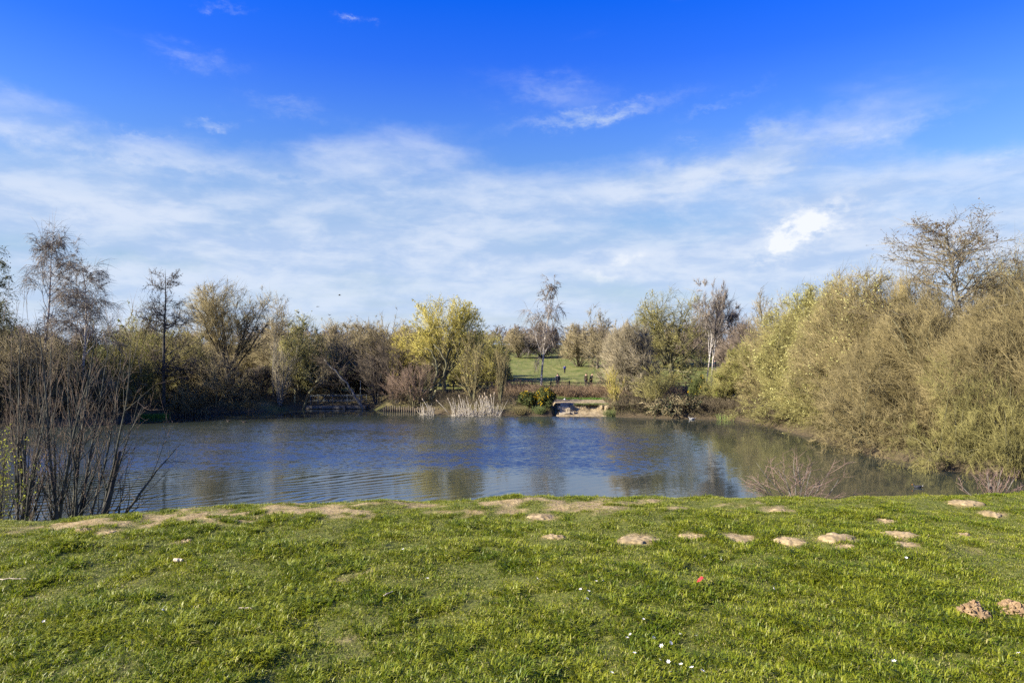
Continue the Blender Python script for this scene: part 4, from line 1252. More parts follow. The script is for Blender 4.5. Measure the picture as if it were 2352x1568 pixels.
def rush(label, px, Y, h, w, mat, seed, n=260):
    rng = np.random.default_rng(seed)
    X = (px - CX) / FOC * Y
    r = thing('rush_tussock', label, 'plant', (X, Y, max(gz(X, Y), WATER) - .05), 0, 'rush tussocks at the far shore')
    P = rng.normal(0, w / 4, (n, 3)); P[:, 2] = 0
    az = np.arctan2(P[:, 1], P[:, 0]) + rng.normal(0, .4, n); th = np.abs(rng.normal(.25, .25, n))
    D = np.stack([np.sin(th) * np.cos(az), np.sin(th) * np.sin(az), np.cos(th)], 1)
    a = grow(P, D, h * rng.uniform(.6, 1.1, n), np.full(n, .011), 4, .05, -.10, rng, .4)
    o = build_wood('blades', [(a, 3)], [mat], r); kind(o, 'stuff')

rush('green rush tussock at the foot of the taller gorse', 1240, 57.1, .75, .9, M_RUSH, 211)
rush('straw-coloured rush tussock at the foot of the smaller gorse', 1196, 57.3, .7, 1.1, M_SHORE, 212)
rush('low green weed clump right of the sandy landing', 1402, 56.9, .7, 1.0, M_RUSH, 213)
rush('upright fresh green iris leaves at the water below the light green willow', 1662, 54.0, .62, 1.2, simple('iris_green', (.16, .24, .05), .6, col2=(.30, .38, .12), scale=4), 214, 70)


# ------------------------------------------------------------------ dead white reeds standing in the water
M_REED = simple('reed_white', (.36, .32, .24), .85, col2=(.56, .51, .42), scale=6)
M_HEAD = simple('reed_head', (.42, .33, .22), .95, col2=(.58, .48, .35), scale=9)


def reeds(label, x0, x1, Y, seed, nst, hmax, heads):
    rng = np.random.default_rng(seed)
    xc = ((x0 + x1) / 2 - CX) / FOC * Y
    hw = (x1 - x0) / 2 / FOC * Y
    r = thing('reed_clump', label, 'reeds', (xc, Y, WATER - .05), 0, 'dead white reeds in the water')
    P = np.stack([rng.uniform(-hw, hw, nst), rng.normal(0, .25, nst), np.zeros(nst)], 1)
    lean = rng.normal(-.12, .22, nst); ln2 = rng.normal(0, .15, nst)
    D = unit(np.stack([lean, ln2, np.ones(nst)], 1))
    h = hmax * rng.beta(1.6, 2.6, nst) + .2
    a = grow(P, D, h, np.full(nst, .016), 4, .03, -.01, rng, .6)
    n2 = nst
    P2 = np.stack([rng.uniform(-hw, hw, n2), rng.normal(0, .28, n2), np.full(n2, .05)], 1)
    D2 = unit(np.stack([rng.normal(0, 1, n2), rng.normal(0, .6, n2), np.abs(rng.normal(.35, .3, n2))], 1))
    b = grow(P2, D2, rng.uniform(.25, .7, n2), np.full(n2, .014), 2, .1, -.08, rng, .6)
    o = build_wood('stems', [(a, 4), (b, 3)], [M_REED], r); kind(o, 'stuff')
    for (hx, hy, lx) in heads:
        top = from_px(hx, hy, Y) - np.array(r.location)
        foot = np.array([top[0] - lx / FOC * Y, rng.normal(0, .15), 0.0])
        mid = foot * .45 + top * .55 + np.array([-.05 * np.sign(lx), 0, .03])
        m = MB(); m.tube([foot, mid, top], [.02, .017, .013], 5); link('stem', m.mesh('stem', [M_REED], True), r)
        d = unit(top - mid)
        m = MB(); m.tube([top - d * .02, top + d * .05, top + d * .16, top + d * .24, top + d * .28], [.012, .034, .040, .030, .008], 7); link('seed_head', m.mesh('seed_head', [M_HEAD], True), r)

fx = lambda x: (1380 + x / 4.704) / 1.5816
fy = lambda y: (1300 + y / 4.704) / 1.5816
reeds('broad clump of dead white reeds with fluffy heads in the middle', 1040, 1152, 57.2, 301, 170, 2.0,
      [(fx(a), fy(b), c) for a, b, c in [(1180, 730, -10), (1365, 680, -8), (1720, 690, -12), (1765, 690, -6), (1800, 640, -10), (1840, 700, -7), (1900, 670, -3), (1952, 630, 2), (1000, 752, -28), (1800, 720, -7)]])
reeds('small clump of dead white reeds left of the broad clump', 966, 998, 57.9, 302, 40, 1.3, [(fx(750), fy(735), -16)])


# ------------------------------------------------------------------ fences, bridge, edging
def fence(name, label, posts, Y0, hpost, rails, pw=.11, group=None, thick=()):
    pts = []
    for i, px in enumerate(posts):
        Y = Y0 + .35 * math.sin(i * 1.7)
        X = (px - CX) / FOC * Y
        pts.append((X, Y, gz(X, Y)))
    r = thing(name, label, 'fence', pts[0], 0, group)
    o = np.array(pts[0])
    rng = np.random.default_rng(len(posts))
    for i, p in enumerate(pts):
        w = pw * (2.0 if i in thick else 1.0)
        h = hpost * rng.uniform(.95, 1.06)
        m = MB(); m.box(np.array(p) - o + np.array([0, 0, h / 2 - .1]), (w, w, h + .2), rot=Matrix.Rotation(rng.normal(0, .03), 3, 'Y'), jit=.004, rng=rng)
        link('post', m.mesh('post', [M_FENCE]), r)
    for a, b in zip(pts[:-1], pts[1:]):
        for rz in rails:
            A = np.array(a) - o + np.array([0, -pw * .5 - .02, rz + rng.normal(0, .02)]); B = np.array(b) - o + np.array([0, -pw * .5 - .02, rz + rng.normal(0, .02)])
            d = B - A; L = np.linalg.norm(d)
            rot = Vector(d).to_track_quat('X', 'Z').to_matrix()
            m = MB(); m.box((A + B) / 2, (L + .05, .04, .09), rot=rot, jit=.004, rng=rng); link('rail', m.mesh('rail', [M_FENCE]), r)

fence('field_fence', 'dark timber post and rail fence along the near edge of the field', [815, 860, 905, 950, 998, 1042, 1086, 1130, 1172, 1196, 1222, 1265, 1308, 1352, 1396, 1440, 1485, 1530, 1575, 1620, 1665], 69.5, 1.08, (.55, .95), .12, thick=(7,))
fence('far_fence', 'distant post and wire fence along the top of the field', list(range(1140, 1480, 13)), 160.5, 1.1, (1.0,), .14)


def footbridge():
    Y = 63.4
    r = thing('footbridge', 'low concrete footbridge with grey metal railings at the far shore', 'bridge', ((770 - CX) / FOC * Y, Y, WATER))
    o = np.array(r.location)
    P = lambda px, py, yy: from_px(px, py, yy) - o
    zt = P(770, 931.5, Y)[2]
    x0, x1 = P(702, 900, Y)[0], P(841, 900, Y)[0]
    m = MB(); m.box(((x0 + x1) / 2, .55, zt - .06), (x1 - x0, 1.3, .12)); link('deck', m.mesh('deck', [M_CONC]), r)
    m = MB(); m.box(((x0 + x1) / 2, -.13, zt - .13), (x1 - x0 + .1, .08, .22)); link('edge_beam', m.mesh('edge_beam', [M_CONC]), r)
    m = MB(); m.box((P(798, 0, Y)[0] - .25, -.2, zt - .28), (.22, .3, .62)); link('pier', m.mesh('pier', [M_CONC]), r)
    for k, (xs, yy) in enumerate((([714, 731, 764.6, 798, 831.4], -.05), ([723, 737, 791, 817, 836], 1.12))):
        H = .93
        X = [P(x, 0, Y)[0] for x in xs]
        f = link('railing', None, r)
        for x in X:
            m = MB(); m.tube([(x, yy, zt - .1), (x, yy, zt + H)], .027, 8); link('post', m.mesh('post', [M_STEEL], True), f)
        for zz in (H, .47):
            m = MB(); m.tube([(X[0] - .3, yy, zt + zz), (X[-1], yy, zt + zz)], .024, 8); link('rail', m.mesh('rail', [M_STEEL], True), f)
    # post beside the bridge
    X = from_px(825.5, 0, 64.4)[0]
    q = thing('metal_post', 'tall grey metal post behind the right end of the footbridge', 'post', (X, 64.9, gz(X, 64.9)))
    m = MB(); m.tube([(0, 0, -.2), (0, 0, 1.75)], .045, 8); q.data = None
    link('shaft', m.mesh('shaft', [M_STEEL], True), q)
    m = MB(); m.tube([(0, 0, 1.75), (0, 0, 1.79)], .055, 8); link('cap', m.mesh('cap', [M_STEEL], True), q)
    X = from_px(675, 0, 63.3)[0]
    q = thing('wooden_post', 'yellowish wooden post on the path left of the footbridge', 'post', (X, 63.6, gz(X, 63.6)))
    m = MB(); m.box((0, 0, .6), (.13, .13, 1.5), jit=.008, rng=np.random.default_rng(1)); link('shaft', m.mesh('shaft', [B_YELL]), q)
footbridge()


def edging():
    rng = np.random.default_rng(44)
    r = thing('log_edging', 'row of upright log stakes holding the shore right of the footbridge', 'edging', (-10.2, 60.9, WATER))
    xs = np.arange(1395, 1690, 8.2)
    for x in xs:
        if rng.random() < .12: continue
        px = (1380 + (x - 1380) * 1.0) / 1.5816
        Y = np.interp(px, [870, 905, 960, 1010], [61.3, 60.9, 60.2, 59.6])
        X = (px - CX) / FOC * Y
        h = rng.uniform(.30, .55)
        m = MB(); m.tube([(X - r.location.x, Y - r.location.y, -.4), (X - r.location.x + rng.normal(0, .02), Y - r.location.y, h)], [.072, .066], 7)
        link('stake', m.mesh('stake', [B_BROWN if rng.random() < .4 else M_FENCE], True), r)
    r = thing('block_wall', 'low grey block edging at the water below the conical alder', 'wall', (from_px(430, 0, 59.1)[0], 59.1, WATER))
    for k in range(5):
        m = MB(); m.box((-.55 + k * .27 * 1.0, rng.normal(0, .02), .14), (.26, .3, .36), jit=.012, rng=rng); link('block', m.mesh('block', [M_CONC]), r)
edging()


# ------------------------------------------------------------------ snapped and leaning trunks
def stems_thing(name, label, stems, mat, Y, cat='tree', group=None, twig=None, seed=1):
    base = stems[0][0][0]
    o = from_px(base[0], base[1], Y)
    o[2] = gz(o[0], o[1]) - .1
    r = thing(name, label, cat, o, 0, group)
    rng = np.random.default_rng(seed)
    m = MB()
    allp = []
    for pts, r0, r1 in stems:
        p = np.array([from_px(x, y, Y) for x, y in pts]) - o
        if pts[0] == base: p[0, 2] = 0
        f = np.linspace(0, 1, 3 * len(p) - 2)
        ff = np.linspace(0, 1, len(p))
        pp = np.stack([np.interp(f, ff, p[:, i]) for i in range(3)], 1)
        pp[1:-1] += rng.normal(0, r0 * .35, pp[1:-1].shape)
        m.tube(pp, np.linspace(r0, r1, len(pp)) * rng.uniform(.9, 1.1, len(pp)), 8)
        allp.append(pp)
    link('trunk', m.mesh('trunk', [mat], True), r)
    if twig:
        V = []
        for pp in allp:
            d = unit(np.gradient(pp, axis=0))
            b0 = dict(p=pp[None], d=d[None], r=np.full((1, len(pp)), .03), L=np.array([np.linalg.norm(pp[-1] - pp[0])]))
            b = grow(*spawn(b0, 12, .35, .98, 50, 15, .35, .3, rng, radr=.6), 4, .15, .05, rng, .3)
            c = grow(*spawn(b, 7, .15, 1, 42, 14, .45, .3, rng, radr=.7, minr=.012), 3, .15, .03, rng, .5)
            e = grow(*spawn(c, 7, .15, 1, 42, 14, .5, .3, rng, radr=.8, minr=.011), 1, .15, .03, rng, .5)
            V += [(b, 4), (c, 3), (e, 3)]
        build_wood('crown', V, [twig], r)
    return r

stems_thing('snapped_tree', 'pale tree trunk snapped off at the top, in front of the yellow willow',
            [([(984, 932), (990, 895), (1001, 870), (1003, 845), (993, 835)], .15, .10), ([(1003, 850), (1000, 825), (990, 805), (976, 800)], .10, .05),
             ([(1003, 845), (1012, 835)], .07, .05), ([(990, 925), (1000, 895), (1020, 860), (1026, 832), (1012, 810), (996, 790)], .13, .06)], B_OLIVE, 61.6, seed=3)
stems_thing('leaning_tree', 'dark leaning trunk crossing the right end of the footbridge', [([(838, 934), (815, 908), (795, 880), (770, 850), (745, 825)], .15, .05)], B_GREY, 63.0, twig=T_DARK, seed=4)
stems_thing('leaning_tree', 'pale leaning trunk at the left end of the footbridge', [([(695, 936), (712, 900), (728, 875), (750, 855)], .11, .04)], B_OLIVE, 62.6, twig=T_BROWN, seed=5)


# ------------------------------------------------------------------ the near grass
def blade_mat(name, c1, c2, tr, rough=.45):
    m_, t, p, out = new_mat(name)
    rnd = t.new('ShaderNodeObjectInfo').outputs['Random']
    pos = t.new('ShaderNodeNewGeometry').outputs['Position']
    n = t.noise(pos, 1.7, 4.0, .6)
    n2 = t.noise(pos, 60.0, 2.0, .5)
    f = t.m('ADD', t.m('MULTIPLY', rnd, .35), t.m('ADD', t.m('MULTIPLY', n, .65), t.m('MULTIPLY', n2, .45)))
    c = t.mix(t.ss(f, .45, 1.0), c1, c2)
    t.l.new(c, p.inputs['Base Color'])
    p.inputs['Roughness'].default_value = rough
    p.inputs['Specular IOR Level'].default_value = .35
    tl = t.new('ShaderNodeBsdfTranslucent'); t.l.new(c, tl.inputs[0])
    mx = t.new('ShaderNodeMixShader'); mx.inputs[0].default_value = tr
    t.l.new(p.outputs[0], mx.inputs[1]); t.l.new(tl.outputs[0], mx.inputs[2]); t.l.new(mx.outputs[0], out.inputs[0])
    return m_
M_BLADE = blade_mat('grass_green', (.112, .174, .008), (.335, .352, .026), .43)
M_STRAW = blade_mat('grass_straw', (.25, .24, .06), (.40, .36, .13), .25, .6)


def tuft_mesh(rng, n, hmin, hmax, spread, straw, width):
    V, Q, T, mi = [], [], [], []
    k = 0
    a = rng.uniform(0, 2 * PI, n)
    rr = spread * np.sqrt(rng.uniform(0, 1, n))
    for i in range(n):
        base = np.array([rr[i] * math.cos(a[i]), rr[i] * math.sin(a[i]), -.004])
        h = rng.uniform(hmin, hmax)
        ba = a[i] + rng.normal(0, .9)
        out = np.array([math.cos(ba), math.sin(ba), 0])
        bend = rng.uniform(.45, 1.5)
        side = np.array([-out[1], out[0], 0]) * width * rng.uniform(.7, 1.3)
        p1 = base + np.array([0, 0, h * .5]) + out * h * .22 * bend
        p2 = base + np.array([0, 0, h * (1 - .45 * bend)]) + out * h * .70 * bend
        V += [base - side * .5, base + side * .5, p1 + side * .42, p1 - side * .42, p2]
        Q.append((k, k + 1, k + 2, k + 3)); T.append((k + 3, k + 2, k + 4))
        mi.append(1 if rng.random() < straw else 0)
        k += 5
    return mesh_from('grass_tuft', np.array(V), Q, T, [M_BLADE, M_STRAW], mi + mi)


def near_grass():
    rng = np.random.default_rng(2024)
    tc = bpy.data.collections.new('grass_tufts')
    kinds = [(10, .014, .030, .028, .12, .0035), (10, .012, .026, .028, .22, .0035), (12, .020, .042, .030, .10, .0040), (13, .027, .056, .032, .08, .0045), (9, .009, .020, .028, .45, .0032), (16, .034, .074, .040, .10, .0050)]
    names = []
    for i, kd in enumerate(kinds):
        for v in range(3):
            o = bpy.data.objects.new('grass_tuft_%02d' % (i * 3 + v), tuft_mesh(rng, *kd))
            tc.objects.link(o)
    # candidates
    n = 210000
    Y = np.sqrt(rng.uniform(2.1 ** 2, 8.6 ** 2, n))
    X = rng.uniform(-1, 1, n) * (Y * .80 + 1.2)
    yc = np.interp(X, CRX, CRY)
    keep = (Y < yc + 1.0)
    X, Y = X[keep], Y[keep]
    b = bare_mask(X, Y)
    lush = fbm(X * 1.3 + 3, Y * 1.3, 81, 4, .55)
    fine = fbm(X * 6.0, Y * 6.0, 91, 3, .55)
    yc = np.interp(X, CRX, CRY)
    d = yc - Y
    p = (1 - b) * (.55 + .7 * sstep(fine, .34, .60)) + .05
    p = np.maximum(p, .8 * sstep(d, .30, .08) * sstep(fbm(X * 2.2, Y * 2.2, 33, 3), .34, .50))
    st = sstep(d, -0.25, 0.10) * sstep(d, 1.40, 0.80)
    p = np.maximum(p, .5 * (1 - .75 * st) * sstep(fbm(X * 4.5, Y * 5.5, 37, 3), .56, .64))
    keep = rng.random(len(X)) < p
    X, Y, lush, fine, b, d = [q[keep] for q in (X, Y, lush, fine, b, d)]
    Z = near_base(X, Y)
    tall = .53 + (lush - .5) * .55 + (fine - .5) * .65 + rng.normal(0, .07, len(X)) + .02 - .07 * sstep(d, 1.6, .3) - .07 * sstep(d, 3.0, 1.6)
    k = np.where(tall > .70, 5, np.where(tall > .61, 3, np.where(tall > .53, 2, np.where(tall > .46, 0, np.where(tall > .39, 1, 4)))))
    k = np.where((b > .25), 4, k)
    var = (k * 3 + rng.integers(0, 3, len(X))).astype(np.int32)
    sc = rng.uniform(.75, 1.25, len(X)) * (1 - .25 * sstep(d, 2.0, .4))
    me = bpy.data.meshes.new('grass')
    me.vertices.add(len(X))
    me.vertices.foreach_set('co', np.stack([X, Y, Z], 1).astype(np.float32).ravel())
    at = me.attributes.new('variant', 'INT', 'POINT'); at.data.foreach_set('value', var)
    at = me.attributes.new('size', 'FLOAT', 'POINT'); at.data.foreach_set('value', sc.astype(np.float32))
    rot = np.stack([rng.normal(0, .12, len(X)), rng.normal(0, .12, len(X)), rng.uniform(0, 2 * PI, len(X))], 1)
    at = me.attributes.new('turn', 'FLOAT_VECTOR', 'POINT'); at.data.foreach_set('vector', rot.astype(np.float32).ravel())
    o = kind(link('grass', me), 'stuff')
    o['label'] = 'short tufted green grass on the near bank'
    ng = bpy.data.node_groups.new('grass_scatter', 'GeometryNodeTree')
    ng.interface.new_socket('Geometry', in_out='INPUT', socket_type='NodeSocketGeometry')
    ng.interface.new_socket('Geometry', in_out='OUTPUT', socket_type='NodeSocketGeometry')
    N = ng.nodes; L = ng.links
    gi = N.new('NodeGroupInput'); go = N.new('NodeGroupOutput')
    ci = N.new('GeometryNodeCollectionInfo'); ci.inputs['Collection'].default_value = tc
    ci.inputs['Separate Children'].default_value = True; ci.inputs['Reset Children'].default_value = True
    ip = N.new('GeometryNodeInstanceOnPoints'); ip.inputs['Pick Instance'].default_value = True

    def attr(nm, typ):
        a = N.new('GeometryNodeInputNamedAttribute'); a.data_type = typ; a.inputs['Name'].default_value = nm
        return a.outputs['Attribute']
    L.new(gi.outputs[0], ip.inputs['Points']); L.new(ci.outputs[0], ip.inputs['Instance'])
    L.new(attr('variant', 'INT'), ip.inputs['Instance Index'])
    e2r = N.new('FunctionNodeEulerToRotation'); L.new(attr('turn', 'FLOAT_VECTOR'), e2r.inputs[0])
    L.new(e2r.outputs[0], ip.inputs['Rotation'])
    L.new(attr('size', 'FLOAT'), ip.inputs['Scale'])
    L.new(ip.outputs[0], go.inputs[0])
    md = o.modifiers.new('scatter', 'NODES'); md.node_group = ng
    print('grass tufts', len(X))
near_grass()


# ------------------------------------------------------------------ molehills and small things lying in the grass
M_FRESH = simple('fresh_earth', (.18, .118, .06), .95, col2=(.30, .21, .115), scale=30, bump=.004)
M_OLD = simple('dry_sand', (.22, .165, .082), .95, col2=(.38, .295, .16), scale=14, bump=.006)


def dome_mesh(name, rx, ry, h, rng, mat, rough, power=2.0, nr=10, na=28):
    seed = int(rng.integers(0, 9999))
    V = [(0, 0, h)]
    for i in range(1, nr + 1):
        f = i / nr
        for j in range(na):
            a = 2 * PI * j / na
            e = 1 + .18 * math.sin(2 * a + seed) + .12 * math.sin(5 * a + seed * 2) + .08 * math.sin(11 * a + seed * 3)
            x, y = rx * f * e * math.cos(a), ry * f * e * math.sin(a)
            z = h * (1 - f ** power) - .02 * (f > .97)
            z += (float(vnoise(x / rx * 4 + 50, y / ry * 4 + 50, seed)) - .5) * rough + (float(vnoise(x / rx * 11 + 50, y / ry * 11 + 50, seed + 3)) - .5) * rough * .6
            V.append((x, y, z))
    T = [(0, 1 + j, 1 + (j + 1) % na) for j in range(na)]
    Q = []
    for i in range(nr - 1):
        for j in range(na):
            a0 = 1 + i * na + j; a1 = 1 + i * na + (j + 1) % na
            Q.append((a0, a0 + na, a1 + na, a1))
    return mesh_from(name, np.array(V), Q, T, [mat])


OLD_LABELS = ['flattened pale molehill nearest the lake edge, in the middle', 'small flattened pale molehill in the middle, alone in the grass', 'long flattened pale molehill leftmost of the right-hand row',
              'flattened pale molehill second from left in the right-hand row', 'wide flattened pale molehill third from left in the right-hand row', 'round pale molehill behind the right-hand row, below the bare sapling',
              'flattened pale molehill fourth from left in the right-hand row', 'largest raised pale molehill on the right, topped with dry crust', 'small pale molehill just in front of the largest raised one',
              'flattened pale molehill in front of the ragged sandy streak, right', 'ragged sandy streak right of the largest raised molehill', 'small pale bare spot far right in the row',
              'thin pale bare spot behind the ragged sandy streak', 'bare sandy patch by the lake edge at the far right', 'thin pale bare patch below the right edge of the lake', 'flattened sandy molehill at the left below the dead stem',
              'small sandy spot at the far left near the crest', 'small sandy molehill left of the middle of the grass']


def ground_things():
    rng = np.random.default_rng(55)
    for (hx, hy_, hr), lab in zip(HILLS, OLD_LABELS):
        me = dome_mesh('old_molehill', hr * 1.0, hr * .72, .012 + .008 * rng.random(), rng, M_OLD, .016, 2.0, 14, 40)
        thing('old_molehill', lab, 'molehill', (hx, hy_, float(near_base(hx, hy_)) - .004), rng.uniform(-.3, .3), 'old molehills and bare patches', me)
    for px, py, w, h, lab in [(2232, 1416, 84, .085, 'fresh brown crumbly molehill, the left of two at the lower right'), (2338, 1416, 74, .075, 'fresh brown crumbly molehill cut by the right edge, lower right'),
                              (2318, 1396, 62, .04, 'low spread of fresh brown crumbs just behind the right molehill')]:
        X, Y = near_hit(px, py)
        rx = w / FOC * Y * .5
        z = float(near_base(X, Y))
        r = thing('molehill', lab, 'molehill', (X, Y, z), 0, 'fresh molehills')
        link('mound', dome_mesh('mound', rx * .85, rx * .7, h, rng, M_FRESH, .03, 1.5, 12, 30), r)
        m = MB()
        for k in range(150):
            f = math.sqrt(rng.random()) * 1.15; a = rng.uniform(0, 2 * PI)
            x, y = rx * f * math.cos(a), rx * .82 * f * math.sin(a)
            s_ = rng.uniform(.006, .019) * (1.15 - .5 * f)
            zc = max(0, h * (1 - min(f, 1) ** 1.5)) + s_ * .25
            v = unit(np.array([(1, 0, 0), (-1, 0, 0), (0, 1, 0), (0, -1, 0), (0, 0, 1), (0, 0, -1)], float)) * s_ * rng.uniform(.6, 1.3, (6, 1))
            v = v @ np.array(Matrix.Rotation(rng.uniform(0, 6), 3, Vector(rng.normal(0, 1, 3)).normalized())).T
            m.add(v + np.array([x, y, zc]), None, [(0, 2, 4), (2, 1, 4), (1, 3, 4), (3, 0, 4), (2, 0, 5), (1, 2, 5), (3, 1, 5), (0, 3, 5)])
        kind(link('crumbs', m.mesh('crumbs', [M_FRESH]), r), 'stuff')
    # white flowers
    mp = simple('petal_white', (.78, .77, .74), .6, col2=(.86, .85, .83), scale=50, transl=.25)
    mc = simple('flower_eye', (.65, .5, .05), .7, col2=(.75, .6, .1), scale=90)
    ms = simple('flower_stalk', (.08, .14, .03), .7, col2=(.12, .18, .05), scale=50)
    V, Q = [], []
    for k in range(6):
        a = k * PI / 3
        d = np.array([math.cos(a), math.sin(a), 0]); s_ = np.array([-d[1], d[0], 0])
        up = np.array([0, 0, 1])
        p = [d * .0015, d * .006 + s_ * .0040 + up * .0030, d * .0125 + up * .0058, d * .006 - s_ * .0040 + up * .0030]
        V += p; Q.append([4 * k, 4 * k + 1, 4 * k + 2, 4 * k + 3])
    pet = mesh_from('petals', np.array(V) + np.array([0, 0, .045]), Q, None, [mp])
    m = MB(); m.tube([(0, 0, .0445), (0, 0, .0475)], [.003, .0022], 8); eye = m.mesh('eye', [mc])
    m = MB(); m.tube([(0, 0, -.005), (.001, 0, .025), (0, 0, .0450)], .0009, 5); stalk = m.mesh('stalk', [ms])
    ORD = ['leftmost'] + [w_ + ' from the left' for w_ in ('second third fourth fifth sixth seventh eighth ninth tenth eleventh twelfth thirteenth fourteenth fifteenth sixteenth seventeenth eighteenth nineteenth twentieth '
          'twenty-first twenty-second twenty-third twenty-fourth twenty-fifth twenty-sixth twenty-seventh twenty-eighth twenty-ninth thirtieth thirty-first thirty-second').split()] + ['rightmost']
    root = None
    c8 = lambda x, y: ((2100 + x / 3.92) / 1.5816, (2080 + y / 3.92) / 1.5816)
    c4 = lambda x, y: ((1300 + x / 1.68) / 1.5816, (1750 + y / 1.68) / 1.5816)
    c7 = lambda x, y: ((2700 + x / 1.781) / 1.5816, (1600 + y / 1.781) / 1.5816)
    spots = [c8(*q) for q in [(250, 225), (275, 180), (45, 352), (115, 385), (75, 475), (903, 757), (997, 1000), (1470, 990), (1720, 1035), (685, 1072), (1225, 1135), (1243, 1082), (800, 1295), (1125, 1360), (1300, 1360), (1495, 1460), (1655, 1525), (1705, 1530), (1320, 1552), (450, 1550), (785, 970)]]
    spots += [c4(*q) for q in [(1065, 632), (420, 640), (283, 462), (2135, 500), (2190, 508)]]
    spots += [c7(*q) for q in [(1048, 797), (148, 985), (860, 1485), (990, 1500), (1800, 1450)]]
    spots += [(300 / 2.861, (1750 + 965 / 1.809) / 1.5816), (1045 / 2.861, (1750 + 897 / 1.809) / 1.5816)]
    spots.sort()
    for i, (px, py) in enumerate(spots):
        X, Y = near_hit(px, py - 4)
        z = float(near_base(X, Y))
        if root is None:
            root = thing('white_flower', 'tiny white star-shaped flower open in the grass', 'flower', (X, Y, z), 0, 'tiny white flowers in the grass')
            link('petals', pet, root); link('eye', eye, root); link('stalk', stalk, root)
            r = root
        else:
            r = root.copy(); COL.objects.link(r)
            for ch in root.children:
                c = ch.copy(); COL.objects.link(c); c.parent = r
        r['label'] = 'tiny white flower %s in the grass, %s of all the flowers' % ('low' if py > 1430 else 'halfway up' if py > 1340 else 'high up', ORD[i] if i < len(spots) - 1 else 'rightmost')
        r.location = (X, Y, z + .004)
        r.rotation_euler = (rng.normal(.25, .3), rng.normal(-.2, .3), rng.uniform(0, 6))
        r.scale = [rng.uniform(.75, 1.1)] * 3
    # litter
    X, Y = near_hit(1608, 1343)
    V = np.array([(-.028, 0, .012), (-.01, -.012, .02), (.012, -.014, .036), (.024, -.002, .03), (.022, .012, .014), (0, .014, .012), (-.012, .006, .026), (.010, .002, .042)])
    me = mesh_from('red_scrap', V, None, [(0, 1, 6), (1, 2, 7), (1, 7, 6), (2, 3, 7), (3, 4, 7), (4, 5, 7), (5, 6, 7), (5, 0, 6), (0, 5, 1), (1, 5, 4), (1, 4, 2), (2, 4, 3)], [simple('red_rubber', (.36, .03, .03), .5, col2=(.45, .05, .05), scale=20)], smooth=False)
    thing('red_scrap', 'torn scrap of red rubber lying in the grass', 'scrap', (X, Y, float(near_base(X, Y)) + .012), .5, None, me).scale = (1.15,) * 3

    def stick(px, py, w, rad, label, nm, rz, seed):
        X, Y = near_hit(px, py)
        L = w / FOC * Y
        r2 = np.random.default_rng(seed)
        m = MB()
        xs = np.linspace(-L / 2, L / 2, 7)
        m.tube(np.stack([xs, r2.normal(0, .002, 7), r2.normal(0, .0015, 7)], 1), rad * r2.uniform(.8, 1.15, 7), 8)
        thing(nm, label, 'stick', (X, Y, float(near_base(X, Y)) + .03), rz, None, m.mesh(nm, [simple('dry_stick', (.42, .33, .22), .85, col2=(.62, .52, .38), scale=60)]))
    stick(565, 1407, 30, .007, 'short straight pale stick lying in the grass, left', 'dry_stick', .05, 1)
    stick(410, 1294, 20, .012, 'thick pale chip of wood lying in the grass at the left', 'wood_chip', -.1, 2)
    stick(35, 1338, 70, .0035, 'long thin dry stalk lying in the grass at the left edge', 'dry_stalk', .08, 3)
    stick(892, 1372, 30, .003, 'thin upright straw leaning in the grass near the middle', 'dry_stalk', 1.0, 4)
ground_things()


# ------------------------------------------------------------------ birds
def loft(name, spine, rx, rz, mat, k=10, mats=None, midx=None):
    sp = np.array(spine, float); n = len(sp)
    d = np.gradient(sp, axis=0); d = unit(d)
    side = unit(np.cross(d, np.array([0, 0, 1.0]) + 1e-4)); upv = np.cross(side, d)
    a = np.arange(k) * 2 * PI / k
    V = sp[:, None] + np.cos(a)[None, :, None] * side[:, None] * np.array(rx)[:, None, None] + np.sin(a)[None, :, None] * upv[:, None] * np.array(rz)[:, None, None]
    V = V.reshape(-1, 3)
    Q = [(i * k + j, i * k + (j + 1) % k, (i + 1) * k + (j + 1) % k, (i + 1) * k + j) for i in range(n - 1) for j in range(k)]
    V = np.concatenate([V, sp[:1], sp[-1:]])
    T = [(n * k, (j + 1) % k, j) for j in range(k)] + [(n * k + 1, (n - 1) * k + j, (n - 1) * k + (j + 1) % k) for j in range(k)]
    mi = None
    if midx: mi = [midx[i] for i in range(n - 1) for j in range(k)] + [midx[0]] * k + [midx[-1]] * k
    return mesh_from(name, V, Q, T, mats or [mat], mi)

M_SLATE = simple('feather_slate', (.035, .036, .042), .6, col2=(.07, .072, .08), scale=30)
M_BROWNF = simple('feather_brown', (.05, .038, .03), .7, col2=(.09, .07, .05), scale=30)
M_WHITEF = simple('feather_white', (.42, .42, .40), .7, col2=(.55, .55, .53), scale=20)
M_BEAK = simple('beak_orange', (.75, .20, .02), .5, col2=(.8, .3, .03), scale=60)
M_BEAKG = simple('beak_grey', (.10, .09, .06), .5, col2=(.14, .12, .08), scale=60)


